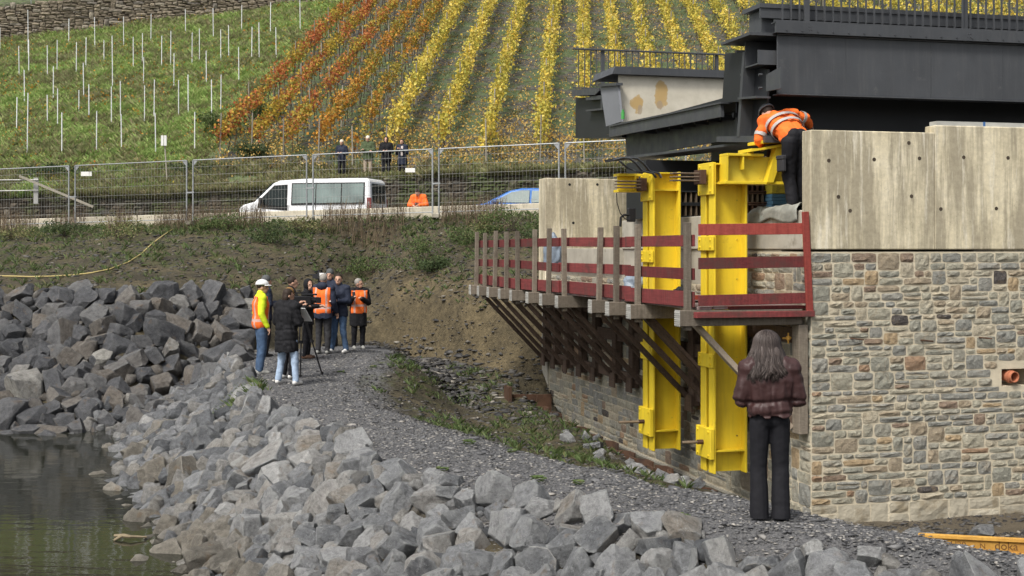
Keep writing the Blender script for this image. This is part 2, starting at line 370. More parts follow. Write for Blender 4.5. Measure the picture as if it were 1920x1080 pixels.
def mk_glass():
    n = N('vehicle_glass'); n.out((.035, .05, .05), .06, None, 0, .6); n.b.inputs['Transmission Weight'].default_value = .55; n.b.inputs['IOR'].default_value = 1.25
    return n.m
m_glass = mk_glass()
m_vanglass = basic('painted_reflection_glass', (.15, .20, .185), .07, .5, 1.2, 0, 40, 0, .8, rnd=0)  # pale green reflections put into the glass colour itself
def mk_patch():                                    # cream end plate with two brown stained patches
    n = N('cream_primer_plate'); v = n.coords(rnd=False)
    tc = n.new('TexCoord'); sp = n.new('SeparateXYZ'); n.k(tc.outputs['Object'], sp.inputs[0])
    dn = n.noise(v, 4.2, 4, .6)
    def blob(cx, cz, rx, rz):
        a = n.math('DIVIDE', n.math('SUBTRACT', sp.outputs[0], cx), rx); b = n.math('DIVIDE', n.math('SUBTRACT', sp.outputs[2], cz), rz)
        d = n.math('ADD', n.math('ADD', n.math('MULTIPLY', a, a), n.math('MULTIPLY', b, b)), n.math('MULTIPLY', dn, 2.6))
        return n.ramp(d, [(.0, .62), (.9, .85), (1.42/1.6, .95), (.96, 0)]) if 0 else n.ramp(n.math('MULTIPLY', d, .5), [(.80, 1), (.96, .8), (1.0, 0)])
    base = n.ramp(n.noise(v, 2.5, 7, .65), [(.3, (.47, .435, .345)), (.7, (.63, .59, .49))])
    n.blob = blob
    return n, base
m_patchn, m_patchbase = mk_patch()

def mk_ground():
    n = N('ground_soil'); v = n.coords('Object', rnd=False); at = n.attr('zone'); sp = n.new('SeparateColor'); n.k(at.outputs['Color'], sp.inputs[0])
    fine = n.noise(v, 9, 7, .7); mid = n.noise(v, 1.1, 6, .65); vf = n.noise(v, 42, 4, .7)
    earth = n.ramp(mid, [(.28, (.040, .035, .024)), (.45, (.066, .057, .037)), (.6, (.10, .083, .050)), (.78, (.16, .127, .068))])
    earth = n.mix(1, earth, n.ramp(fine, [(.3, .6), (.7, 1.4)]), 'MULTIPLY')
    och = n.ramp(mid, [(.3, (.13, .10, .055)), (.5, (.22, .165, .085)), (.72, (.30, .225, .12))]); och = n.mix(1, och, n.ramp(fine, [(.3, .6), (.7, 1.4)]), 'MULTIPLY'); earth = n.mix(n.math('MULTIPLY', at.outputs['Alpha'], .24), earth, och)
    grav = n.ramp(vf, [(.3, (.075, .075, .078)), (.5, (.135, .135, .138)), (.66, (.20, .197, .192)), (.78, (.30, .29, .27))])
    grav = n.mix(1, grav, n.ramp(mid, [(.3, .8), (.7, 1.2)]), 'MULTIPLY')
    moss = n.ramp(fine, [(.3, (.045, .054, .020)), (.7, (.105, .118, .038))])
    mud = n.ramp(mid, [(.3, (.085, .07, .05)), (.7, (.15, .125, .09))])
    col = n.mix(n.ramp(n.math('ADD', sp.outputs[0], n.math('MULTIPLY', n.math('SUBTRACT', fine, .5), .8)), [(.35, 0), (.65, 1)]), earth, grav)
    col = n.mix(n.ramp(n.math('ADD', sp.outputs[1], n.math('MULTIPLY', n.math('SUBTRACT', n.noise(v, 1.7, 8, .75), .5), 2.2)), [(.5, 0), (.9, .9)]), col, moss)
    col = n.mix(sp.outputs[2], col, mud)
    ro = n.ramp(sp.outputs[2], [(0, .92), (1, .45)])
    nb = n.bump(fine, .06, .9); nb = n.bump(vf, .025, .9, nb)
    return n.out(col, ro, nb, 0, .25)
m_ground = mk_ground()
def mk_hill():
    n = N('hill_soil'); v = n.coords('Object', rnd=False); at = n.attr('zone'); sp = n.new('SeparateColor'); n.k(at.outputs['Color'], sp.inputs[0])
    a = n.noise(v, .55, 6, .65); b = n.noise(v, 3.2, 6, .72)
    gr = n.mix(n.ramp(b, [(.5, 0), (.62, .8)]), n.ramp(a, [(.3, (.12, .17, .055)), (.55, (.20, .265, .085)), (.75, (.27, .32, .12))]), (.14, .115, .07))
    so = n.ramp(b, [(.3, (.05, .05, .047)), (.55, (.095, .09, .078)), (.75, (.14, .125, .095))])
    dg = n.ramp(a, [(.44, 0), (.56, 1)]); so = n.mix(n.math('MULTIPLY', dg, .75), so, (.085, .125, .05))
    col = n.mix(sp.outputs[0], gr, so); col = n.mix(1, col, n.ramp(b, [(.3, .65), (.7, 1.35)]), 'MULTIPLY')
    return n.out(col, .95, n.bump(b, .15, .9), 0, .15)
m_hill = mk_hill()
m_road = basic('asphalt', (.062, .061, .060), .9, .25, 3, .004, 60)
def mk_water():
    n = N('pond_water'); v = n.coords('Object', scale=(1, 2.2, 1), rnd=False)
    n.out((.019, .020, .014), .04, None, 0, .5); n.b.inputs['IOR'].default_value = 1.33
    a = n.noise(v, 2.2, 3, .5); b = n.noise(v, .55, 2, .5)
    return n.out(normal=n.bump(n.mix(.5, a, b), .022, .30))
m_water = mk_water()
def mk_leaf(name, stops, patch=None, psc=.28):
    n = N(name); r = n.rand(); col = n.ramp(r, stops)
    if patch:
        v = n.coords('Object', rnd=True); f = n.noise(v, psc, 3, .6); r2 = n.math('FRACT', n.math('MULTIPLY', r, 7.31))
        col = n.mix(n.ramp(n.math('ADD', f, n.math('MULTIPLY', n.math('SUBTRACT', r2, .5), .22)), [(.46, 0), (.54, 1)]), col, n.ramp(r2, patch))
    n.out(col, .7, None, 0, .2); n.b.inputs['Subsurface Weight'].default_value = 0
    tr = n.new('BsdfTranslucent'); n.k(col, tr.inputs[0]); mx = n.new('MixShader'); mx.inputs[0].default_value = .3
    n.k(n.b.outputs[0], mx.inputs[1]); n.k(tr.outputs[0], mx.inputs[2]); n.k(mx.outputs[0], n.n['Material Output'].inputs[0])
    return n.m
yst = [(0, (.70, .50, .07)), (.35, (.80, .60, .11)), (.6, (.60, .50, .09)), (.8, (.86, .70, .24)), (.92, (.34, .34, .07)), (1, (.52, .29, .07))]
m_lyel = mk_leaf('yellow_vine_leaf', yst, [(0, (.44, .42, .08)), (.5, (.62, .50, .09)), (1, (.30, .32, .07))])
m_lred = mk_leaf('red_vine_leaf', [(0, (.42, .11, .045)), (.4, (.52, .17, .06)), (.7, (.52, .26, .075)), (1, (.33, .075, .045))],
                 [(0, (.32, .28, .05)), (.4, (.55, .36, .05)), (.7, (.20, .22, .05)), (1, (.62, .42, .06))], .22)
m_lora = mk_leaf('orange_vine_leaf', [(0, (.55, .21, .04)), (.4, (.65, .34, .05)), (.7, (.42, .16, .04)), (1, (.34, .27, .06))],
                 [(0, (.27, .26, .06)), (.4, (.50, .38, .06)), (.7, (.19, .21, .05)), (1, (.36, .22, .05))], .25)
m_lfall = mk_leaf('fallen_vine_leaf', [(0, (.62, .43, .10)), (.4, (.50, .30, .08)), (.7, (.72, .55, .20)), (1, (.25, .14, .06))])
m_grass = mk_leaf('grass_blade', patch=[(0, (.28, .30, .14)), (.4, (.20, .24, .095)), (.7, (.35, .33, .17)), (.9, (.22, .17, .10)), (1, (.12, .16, .07))], psc=.42, stops=[(0, (.19, .29, .08)), (.4, (.28, .41, .11)), (.7, (.37, .48, .15)), (.9, (.43, .46, .19)), (1, (.36, .29, .15))])
m_drygrass = mk_leaf('dry_grass_blade', [(0, (.22, .21, .09)), (.4, (.17, .20, .07)), (.7, (.31, .27, .145)), (1, (.13, .105, .06))])
m_weed = mk_leaf('weed_leaf', [(0, (.06, .095, .032)), (.5, (.10, .145, .048)), (.8, (.145, .19, .075)), (1, (.16, .15, .065))])
m_bush = mk_leaf('dark_bush_leaf', [(0, (.04, .065, .03)), (.5, (.07, .10, .04)), (1, (.11, .14, .06))])
m_twig = basic('brown_twigs', (.075, .058, .042), .9, .3, 6, 0)
m_twigp = basic('pale_dry_stalks', (.24, .195, .125), .9, .3, 6, 0)
m_shard = N('slate_shards')
m_shard.out(m_shard.ramp(m_shard.rand(), [(0, (.062, .062, .065)), (.45, (.125, .126, .13)), (.75, (.195, .192, .187)), (.9, (.29, .275, .25)), (.985, (.31, .29, .26)), (1, (.48, .46, .42))]), .8, None, 0, .35); m_shard = m_shard.m
m_sharddark = N('dark_slate_chips'); m_sharddark.out(m_sharddark.ramp(m_sharddark.rand(), [(0, (.035, .035, .037)), (.5, (.07, .068, .066)), (.8, (.11, .105, .098)), (.95, (.15, .137, .115)), (1, (.28, .26, .22))]), .8, None, 0, .3); m_sharddark = m_sharddark.m

# clothing and skin
def cloth(name, c, rough=.85, bump=.004, bsc=25, var=.2, spec=.2): return basic(name, c, rough, var, 7, bump, bsc, 0, spec, rnd=0)
m_skin = cloth('skin', (.52, .31, .22), .55, 0); m_hairdark = cloth('dark_brown_hair', (.035, .024, .018), .6, .004, 60)
m_hairgrey = cloth('grey_hair', (.30, .28, .25), .6, .004, 60); m_eye = cloth('eye', (.02, .015, .012), .3, 0)
m_hairlong = N('long_brown_hair'); m_hairlong.out(m_hairlong.ramp(m_hairlong.rand(), [(0, (.030, .022, .020)), (.5, (.055, .043, .038)), (.85, (.088, .070, .063)), (1, (.13, .107, .097))]), .5, None, 0, .3); m_hairlong = m_hairlong.m
m_maroon = cloth('maroon_puffer_fabric', (.048, .022, .021), .5, .012, 12, .25, .35)
m_blackcloth = cloth('black_fabric', (.014, .014, .016), .8, .006, 14); m_navy = cloth('navy_fabric', (.022, .028, .048), .7, .006, 14)
m_blacktrouser = cloth('black_trouser_fabric', (.013, .013, .016), .75, .006, 9)
m_jean = cloth('blue_denim', (.065, .11, .19), .85, .006, 14, .35); m_jeanpale = cloth('pale_blue_denim', (.36, .46, .60), .85, .006, 14, .25)
m_greytr = cloth('grey_trousers', (.16, .155, .145)); m_chargr = cloth('charcoal_trousers', (.04, .04, .043)); m_beige = cloth('beige_trousers', (.38, .31, .235))
m_olive = cloth('olive_jacket_fabric', (.075, .10, .05)); m_hiy = cloth('fluorescent_yellow_fabric', (.66, .80, .03), .7, .005, 16, .1)
m_shoewhite = cloth('white_shoe_leather', (.72, .71, .68), .5, 0); m_shoeblack = cloth('black_shoe_leather', (.015, .015, .015), .5, 0); m_shoebrown = cloth('brown_shoe_leather', (.10, .055, .035), .6, 0); m_shoegrey = cloth('grey_boot_leather', (.30, .30, .28), .6, 0)
m_beanie = cloth('grey_knit', (.10, .105, .105), .95, .008, 60); m_beaniebr = cloth('brown_knit', (.23, .13, .05), .95, .008, 60)
m_helm = basic('white_helmet_plastic', (.80, .80, .80), .35, .03, 2, 0); m_paper = basic('white_paper', (.8, .8, .78), .8, .03, 3, 0)
m_scarf = cloth('pale_scarf', (.55, .48, .45)); m_darkred = cloth('dark_red_cap', (.20, .05, .05)); m_pale = cloth('pale_cap', (.72, .66, .55)); m_greyhelm = basic('grey_helmet_plastic', (.15, .16, .17), .35, .1, 2, 0)
def mk_hivis(name, base, bands, vbands=(), h=.026):
    n = N(name); v = n.coords(); tc = n.new('TexCoord'); sp = n.new('SeparateXYZ'); n.k(tc.outputs['Object'], sp.inputs[0])
    m = None
    for ax, z, hh in [(2, z, h) for z in bands]+[(0, x, h*.8) for x in vbands]:
        q = sp.outputs[ax]
        if ax == 0: q = n.math('ABSOLUTE', q)
        k = n.math('LESS_THAN', n.math('ABSOLUTE', n.math('SUBTRACT', q, z)), hh)
        m = k if m is None else n.math('MAXIMUM', m, k)
    f = n.noise(v, 6, 4); c = n.mix(1, base, n.ramp(f, [(.3, .85), (.7, 1.1)]), 'MULTIPLY')
    if m is not None: c = n.mix(n.math('MULTIPLY', m, .75), c, (.42, .40, .38))
    return n.out(c, .75, n.bump(n.noise(v, 14, 4), .008, .7), 0, .2)
ORG = (.90, .17, .03)
m_hio = mk_hivis('orange_hi_vis_vest', ORG, (1.04,), (.125,)); m_hioj = mk_hivis('orange_hi_vis_jacket', ORG, ())
m_tapegrey = cloth('grey_reflective_tape', (.42, .40, .38), .5, 0)
# ------------------------------------------------------------------ the land
LE = [(-6.9, 33), (-6.3, 30), (-5.3, 26), (-4.1, 22), (-2.6, 18.3), (-1.15, 14.6), (-.32, 13.5), (.69, 12.45), (1.84, 11.85), (2.7, 11.2), (3.87, 10.35), (6.5, 9.2), (12, 8.)]
RE = [(-2.9, 36), (-2.9, 30), (-2.85, 24), (-2.2, 20.6), (-.75, 17.6), (.6, 15.2), (1.58, 13.7), (2.4, 12.95), (3.0, 12.0), (3.35, 11.4), (3.75, 10.85), (4.4, 10.45), (7, 9.6), (12, 8.6)]
def polyd(x, y, poly):
    d = np.full(x.shape, 1e9)
    for (ax, ay), (bx, by) in zip(poly[:-1], poly[1:]):
        t = np.clip(((x-ax)*(bx-ax)+(y-ay)*(by-ay))/((bx-ax)**2+(by-ay)**2), 0, 1)
        d = np.minimum(d, np.hypot(x-ax-t*(bx-ax), y-ay-t*(by-ay)))
    return d
def inside(x, y, poly):
    r = np.zeros(x.shape, bool); n = len(poly)
    for i in range(n):
        (ax, ay), (bx, by) = poly[i], poly[(i+1) % n]
        if ay == by: continue
        r ^= ((ay > y) != (by > y)) & (x < (bx-ax)*(y-ay)/(by-ay)+ax)
    return r
def Yf(x): return 42.5-.357*(np.clip(x, -60, 12)+14.03)          # the site fence
def Zf(x): return 3.08+.0188*(np.clip(x, -60, 30)+14.03)
def Yw(x): return 54-.1*(np.asarray(x)+14)                         # the low wall beyond the road
def Zt(x): return np.interp(x, [-40, -16, -10, -5, 5, 40], [4.0, 4.35, 4.75, 5.2, 5.5, 5.9])
ROADZ = 3.0
BX = [-60, -8.5, -6.5, -4.6, -3.4, -2.4, -1.2, .2, 1.5, 60]; BY = [26.4, 26.4, 28.5, 31.6, 32.4, 31.4, 29.6, 28.4, 28.2, 28.2]
def Yb(x): return np.interp(x, BX, BY)
def land(x, y, rough=True):
    x = np.asarray(x, float); y = np.asarray(y, float)
    dl, dr = polyd(x, y, LE), polyd(x, y, RE); ins = inside(x, y, LE+RE[::-1])
    u = (x-CX)*ct+(y-CY)*st; v = -(x-CX)*st+(y-CY)*ct
    left = -.54*dl-.16*np.minimum(dl, .8)
    sr = np.interp(y, [10, 15, 18, 22, 27, 33], [.62, .46, .26, .30, .42, .42]); cap = np.interp(y, [14, 17, 20, 27, 31], [-1.22, -1.12, -.98, -.72, -.2])
    right = np.maximum(-sr*dr, cap)
    crown = np.minimum(np.minimum(dl, dr)*.12, .07)*np.interp(y, [10, 14, 24, 30], [.2, .3, .6, 1.])
    z = np.where(ins, crown, np.where(dl < dr, left, right))
    z = z+.42*np.exp(-((x+2.15)/.75)**2-((y-27.2)/2.2)**2)
    if rough: z = z+fbm(x*.9, y*.9)*.16*np.where(ins, .3, 1)+fbm(x*4, y*4, 3)*.05
    tr = sstep(-.85, -.7, u)*sstep(-.6, .2, v)*(1-sstep(12.0, 12.4, v))          # the trench along the wall
    z = z*(1-tr)+np.where(tr > 0, (-1.42+.02*fbm(x*2, y*2))*tr, 0)
    fr = sstep(-2.6, -1.3, v+.25*0*u)*sstep(-.9, .3, u)*(1-sstep(-.1, .2, v)); z = z*(1-fr)+fr*(-1.14+.10*fbm(x*1.5, y*1.5))
    s = y-Yb(x); span = np.maximum(Yf(x)-Yb(x), 5); zf = Zf(x); t = np.clip(s/span, 0, 1.)
    def prof(ss, zz):
        k = np.interp(s, ss, zz); far = zz[-1]+(zf-zz[-1])*np.clip((s-ss[-1])/np.maximum(span-ss[-1], 1), 0, 1)
        return np.where(s > ss[-1], far, k)
    A = prof([-6, 0, 4.6, 5.4], [-3.5, -1.35, 1.25, 1.5]); B = prof([-4, 0, 1.0, 1.75, 2.2, 3.0], [-2.6, -1.05, -.45, .1, 1.15, 1.6])
    w = sstep(-4.4, -2.9, x); b = A*(1-w)+B*w
    if rough: b = b+fbm(x*.8, y*.8)*.30*sstep(-1, 2, s)*(1-sstep(span-2, span, s))+fbm(x*3.1+9, y*3.1)*.10*sstep(.5, 1.5, s)*w+fbm(x*6+9, y*6)*.05*sstep(.5, 1.5, s)
    b = np.where(y > Yf(x)+1.1, zf-(zf-ROADZ)*sstep(1.1, 1.5, y-Yf(x)), b)
    b = b-20*sstep(11.9, 11.95, v)*0
    z = np.maximum(z, np.where((u > -.05) & (v < 12.2) & (v > -1), -3, b))
    nearb = np.where(y < 6, .75-.5*np.maximum(y-1.5, 0), -9); z = np.maximum(z, np.maximum(nearb, -3.2))
    return z
xs = np.concatenate([np.arange(-90, -16, 4), np.arange(-16, 8, .11), np.arange(8, 70, 4)]); ys = np.concatenate([np.arange(-14, 7, 1.2), np.arange(7, 37, .11), np.arange(37, 46, .3), np.arange(46, 57, 1.)])
def grid_mesh(name, xs, ys, zf, zone):
    gx, gy = np.meshgrid(xs, ys); z = zf(gx, gy); nx, ny = len(xs), len(ys)
    V = np.stack([gx, gy, z], -1).reshape(-1, 3); i = (np.arange(ny-1)[:, None]*nx+np.arange(nx-1)).ravel()
    m = np_mesh(name, V, np.stack([i, i+1, i+nx+1, i+nx], 1)); smooth(m)
    a = m.color_attributes.new('zone', 'FLOAT_COLOR', 'POINT'); zc = zone(gx, gy, z).reshape(-1, 4)
    a.data.foreach_set('color', zc.astype(np.float32).ravel()); return m
def ground_zone(x, y, z):
    dl, dr = polyd(x, y, LE), polyd(x, y, RE); ins = inside(x, y, LE+RE[::-1]); s = y-Yb(x)
    u = (x-CX)*ct+(y-CY)*st; v = -(x-CX)*st+(y-CY)*ct
    g = np.where(ins, 1., np.clip(.95-dr*.9, 0, 1)); g = np.where((dl < dr) & ~ins, np.clip(.9-dl*1.2, .15, 1), g); g = np.where(s > .6, .10, g)  # earth under the riprap kept dark, painting shade into the rock gaps
    g = np.where((s > 2.5) & (s < 9), .14+.12*sstep(-3, -1, x)*sstep(3, 4, s)*(1-sstep(5, 7, s)), g)
    mo = np.where(ins, 0, .10); mo = np.where((dr < dl) & ~ins & (s < .3), .50, mo); mo = np.where(s > 1, .36+.30*sstep(5, 8, s), mo); mo = np.where((s > 1.4) & (x > -3), .42, mo); mo = np.where((s > 4.5) & (x < -3), .36+.2*sstep(6, 9, s), mo)
    md = np.where((u > -1.2) & (v < .4) & (v > -3.2) & (z < -.9), .9, 0); md = np.where((u > -.8) & (v > -.2) & (z < -1.1), 1, md); md = np.maximum(md, sstep(-1.0, -1.25, z))
    oc = sstep(.8, 1.5, s)*(1-sstep(2.8, 4.2, s+.8*fbm(x, y)))*sstep(-4.6, -2.8, x); mo = mo*(1-.55*oc)
    return np.stack([g, mo, md, oc], -1)
structure('ground', grid_mesh('ground', xs, ys, land, ground_zone), m_ground)
wm = MB(); wm.add([(-90, -14, -1.2), (14, -14, -1.2), (14, 34, -1.2), (-90, 34, -1.2)], [(0, 1, 2, 3)]); structure('water', wm.mesh('water'), m_water)
rx = np.concatenate([np.arange(-70, 30, 2.)]); V = [(x, Yf(x)+1.6, ROADZ+.006) for x in rx]+[(x, float(Yw(x))-.2, ROADZ+.006) for x in rx]; k = len(rx)
structure('road', np_mesh('road', V, [(i, i+1, k+i+1, k+i) for i in range(k-1)]), m_road)

def hillz(x, y):
    x = np.asarray(x, float); y = np.asarray(y, float)
    z = np.maximum(4.7+.03*(x+8)+.36*(y-54), Zt(x)+.03*(y-Yw(x))); return z+fbm(x*.35, y*.35)*.35*sstep(0, 3, y-Yw(x)-1)
def upwall(y): return 0
WA, WB = (-38.5, 85.), (-11.2, 101.)                                # the upper terrace wall
def hillz2(x, y):
    z = hillz(x, y); d = ((x-WA[0])*(WB[1]-WA[1])-(y-WA[1])*(WB[0]-WA[0]))/math.hypot(WB[0]-WA[0], WB[1]-WA[1])   # >0 this side
    return z+np.where(d < -.75, 2.2, 0)*sstep(-9, -11.5, x)+np.where(d < -3, np.minimum((-d-3)*.5, 3.5), 0)*sstep(-9, -14, x)*.6
EDGE = lambda y: -11.3-.02*(y-58)                                    # west of it the green plot, east the old vines
def plot_edge(x, y): return sstep(-.6, .6, x-(-13.6+.052*(y-60)))
def hill_zone(x, y, z):
    d = ((x-WA[0])*(WB[1]-WA[1])-(y-WA[1])*(WB[0]-WA[0]))/math.hypot(WB[0]-WA[0], WB[1]-WA[1])
    e = plot_edge(x, y)*sstep(.8, 3.5, y-Yw(x)); return np.stack([np.maximum(e, (d < -.2)*.8), 0*x, 0*x], -1)
hx = np.concatenate([np.arange(-80, -42, 4), np.arange(-42, 26, .5), np.arange(26, 80, 4)])
def hill_grid():
    t = np.concatenate([np.arange(0, 6, .4), np.arange(6, 60, .6), np.arange(60, 130, 4)]); gx, gt = np.meshgrid(hx, t); gy = Yw(gx)+.05+gt; z = hillz2(gx, gy); nx, ny = len(hx), len(t)
    V = np.stack([gx, gy, z], -1).reshape(-1, 3); i = (np.arange(ny-1)[:, None]*nx+np.arange(nx-1)).ravel(); m = np_mesh('hillside', V, np.stack([i, i+1, i+nx+1, i+nx], 1)); smooth(m)
    a = m.color_attributes.new('zone', 'FLOAT_COLOR', 'POINT'); zc = hill_zone(gx, gy, z).reshape(-1, 3)
    a.data.foreach_set('color', np.concatenate([zc, np.ones((len(zc), 1))], 1).astype(np.float32).ravel()); return m
structure('hillside', hill_grid(), m_hill)
# ------------------------------------------------------------------ abutment: stone walls, concrete, seats
def ashlar(a0, a1, z0, z1, r, hmin=.075, hmax=.135, wmin=.13, wmax=.40, tall=.33):
    """irregular coursed masonry: list of (a0, a1, z0, z1)"""
    zs = [z0]
    while zs[-1] < z1-.06: zs.append(min(z1, zs[-1]+r.uniform(hmin, hmax)))
    if z1-zs[-1] > 1e-3: zs[-1] = z1
    busy = []; outl = []
    for i in range(len(zs)-1):
        lo, hi = zs[i], zs[i+1]; spans = sorted(busy); busy = []; free = []; x = a0
        for s0, s1 in spans:
            if s0 > x+.02: free.append((x, s0))
            x = max(x, s1)
        if a1 > x+.02: free.append((x, a1))
        for f0, f1 in free:
            x = f0
            while x < f1-1e-4:
                w = r.uniform(wmin, wmax)*(1 if r.random() < .8 else 1.35)
                if f1-x-w < wmin*.8: w = f1-x if f1-x < wmax*1.25 else (f1-x)*.5
                if r.random() < tall and i+2 < len(zs) and w < .36:
                    outl.append((x, x+w, lo, zs[i+2])); busy.append((x, x+w))
                elif w > .22 and hi-lo > .105 and r.random() < .22:
                    m = lo+(hi-lo)*r.uniform(.4, .6); outl += [(x, x+w, lo, m), (x, x+w, m, hi)]
                else: outl.append((x, x+w, lo, hi))
                x += w
    return outl
def stone_geo(a0, a1, z0, z1, r, gap=.0085, dep=.06, pr=.022):
    """a rough faced stone in (a, p, z): p is the height of the face out of the wall"""
    nx = 4 if a1-a0 > .16 else 3; nz = 3
    V = []; w, h = a1-a0, z1-z0; k = r.uniform(.6, 1.3)
    for j in range(nz+1):
        for i in range(nx+1):
            e = (i in (0, nx)) + (j in (0, nz)); x = a0+w*i/nx; z = z0+h*j/nz
            g = gap*r.uniform(.4, 1.9)
            if i == 0: x += g
            elif i == nx: x -= g
            else: x += r.uniform(-.1, .1)*w/nx
            if j == 0: z += g*.8
            elif j == nz: z -= g*.8
            else: z += r.uniform(-.12, .12)*h/nz
            if e == 2: x += (.012 if i == 0 else -.012)*r.uniform(.3, 1.); z += (.010 if j == 0 else -.010)*r.uniform(.3, 1)
            V.append((x, (pr*k*r.uniform(.35, 1.2) if e == 0 else pr*.3*k*r.uniform(.3, 1.3)), z))
    n = nx+1; Fc = [(j*n+i, j*n+i+1, (j+1)*n+i+1, (j+1)*n+i) for j in range(nz) for i in range(nx)]
    ring = [i for i in range(nx)]+[j*n+nx for j in range(nz)]+[nz*n+i for i in range(nx, 0, -1)]+[j*n for j in range(nz, 0, -1)]
    b = len(V); V += [(V[q][0], -dep, V[q][2]) for q in ring]; k2 = len(ring)
    Fc += [(ring[(i+1) % k2], ring[i], b+i, b+(i+1) % k2) for i in range(k2)]
    return V, Fc
m_foot = basic('cream_footing_stone', (.44, .40, .31), .9, .3, 3, .02, 18, dirt=(.26, .22, .15), dth=.52)
rs = random.Random(11)
ab = T('bridge_abutment', 'stone faced bridge abutment with a pale concrete parapet behind the woman in maroon', 'abutment', (0, 0, -1.6), 'A')
HOLE = (L(1878, 724, v=0)[0], L(1936, 690, v=0)[0], L(1878, 724, v=0)[2], L(1878, 692, v=0)[2])
core = MB(); h0, h1, hz0, hz1 = HOLE
core.box(0, h0, 0, .9, -1.6, 2.40); core.box(h1, 6.5, 0, .9, -1.6, 2.40); core.box(h0, h1, 0, .9, -1.6, hz0); core.box(h0, h1, 0, .9, hz1, 2.40); core.box(h0, h1, .5, .9, hz0, hz1)
ab.part('front_wall', core, m_mortar)
core = MB(); core.box(.004, 1.2, .903, 12.3, -1.6, 1.88); core.box(.005, .019, .903, 3.4, 1.881, 2.40); ab.part('side_wall', core, m_mortar)
lst = ashlar(.0, 3.9, -.90, 2.39, rs, .070, .118, .14, .38, .22); lst = [s for s in lst if not (s[1] > h0-.02 and s[0] < h1+.02 and s[3] > hz0-.01 and s[2] < hz1+.01)]
big = sorted(lst, key=lambda s: -(s[1]-s[0])*(s[3]-s[2])*(1 if s[0] < 3.3 else .2)); rest = MB()
def to_front(V): return [(a, -p, z) for a, p, z in V]
def to_side(V): return [(-p, a, z) for a, p, z in V]
for i, s in enumerate(big):
    V, Fc = stone_geo(*s, rs)
    if i < 300:
        q = MB().add(to_front(V), Fc); ab.part('stone', q, m_stone)
    else: rest.add(to_front(V), Fc)
for s in ashlar(0., 3.9, -1.36, -.90, rs, .15, .23, .26, .52, .1):          # pale footing course
    V, Fc = stone_geo(*s, rs, gap=.010, pr=.016); q = MB().add(to_front(V), Fc); ab.part('footing_stone', q, m_foot)
for s in ashlar(3.9, 6.4, -1.3, 2.39, rs): V, Fc = stone_geo(*s, rs); rest.add(to_front(V), Fc)
for s in ashlar(.0, 12.2, -1.15, 1.88, rs, .09, .16, .16, .42, .3):
    V, Fc = stone_geo(*s, rs); rest.add(to_side(V), Fc)
for s in ashlar(.0, 3.4, 1.88, 2.38, rs): V, Fc = stone_geo(*s, rs); rest.add(to_side(V), Fc)
ab.part('stonework', rest, m_stone, kind='stuff')
q = MB(); q.box(-.05, -.002, .0, 12.2, -1.55, -1.17); ab.part('plinth', q, m_conc2)
zt = L(1510, 243, v=0)[2]; us = L(1752, 240, v=0)[0]; zt2 = zt+.10
par = MB(); par.prism([(-.01, 2.43), (us, 2.43), (us, zt), (-.01, zt)], 1, -.012, .24)
par.prism([(us+.001, 2.43), (6.5, 2.43), (6.5, zt2), (us+.001, zt2)], 1, -.012, .24); ab.part('concrete_parapet', par, m_conc, bev=.012)
q = MB(); q.box(us+.05, 6.5, .02, .20, zt2+.002, zt2+.06); ab.part('protective_film', q, m_film)
for a in (.75, 1.5, 2.2):
    q = MB(); q.box(us+a, us+a+.035, .018, .1, zt2+.003, zt2+.063); ab.part('tape_strip', q, m_tape)
for px, py in ((1554, 301), (1639, 299), (1724, 297), (1807, 295), (1890, 296), (1572, 369), (1709, 368), (1594, 395), (1764, 392), (1868, 391), (1704, 268)):
    c = L(px, py, v=-.012); q = MB(); q.pipe((c[0], -.0145, c[2]), (c[0], .01, c[2]), .026, .017, 14); q.cyl((c[0], -.0127, c[2]), (c[0], .005, c[2]), .018, 10); ab.part('tie_hole_shade_disc', q, m_twig)  # dark disc paints the shade inside each tie hole
q = MB(); q.box(-.01, 3., .245, 7.4, 2.43, 2.95); ab.part('bearing_seat', q, m_conc2, bev=.012)
q = MB(); q.box(.02, 3., .905, 12.2, 1.885, 2.425); ab.part('seat_plinth', q, m_conc2)
q = MB(); q.box(-.12, .6, 7.405, 12.1, 2.10, 2.44); ab.part('seat_ledge', q, m_conc2, bev=.01)
q = MB(); q.box(2.6, 3.0, .25, 12.1, 2.96, 4.0); ab.part('added_back_wall', q, m_conc2)  # added wall closing the view under the bridge so the gap ends dark
for px, py in ((1605, 636), (1735, 639), (1845, 634)):
    c = L(px, py, v=0); q = MB(); q.tube([(c[0]-.08, .02, c[2]+.01), (c[0]-.06, -.05, c[2]+.01), (c[0]+.08, -.06, c[2]-.005)], .011, 6); ab.part('reinforcing_bar', q, m_rust)
c = L(1903, 707, v=-.06); q = MB(); q.pipe((c[0], -.06, c[2]), (c[0]-.06, .5, c[2]+.02), .075, .064, 20); q.pipe((c[0]-.005, .0, c[2]), (c[0]-.015, .05, c[2]), .088, .07, 20)
single('drain_pipe', 'orange drain pipe sticking out of a square hole in the stone wall', 'pipe', q, m_orangepipe, (c[0], 0, c[2]), 'A', sm=False)

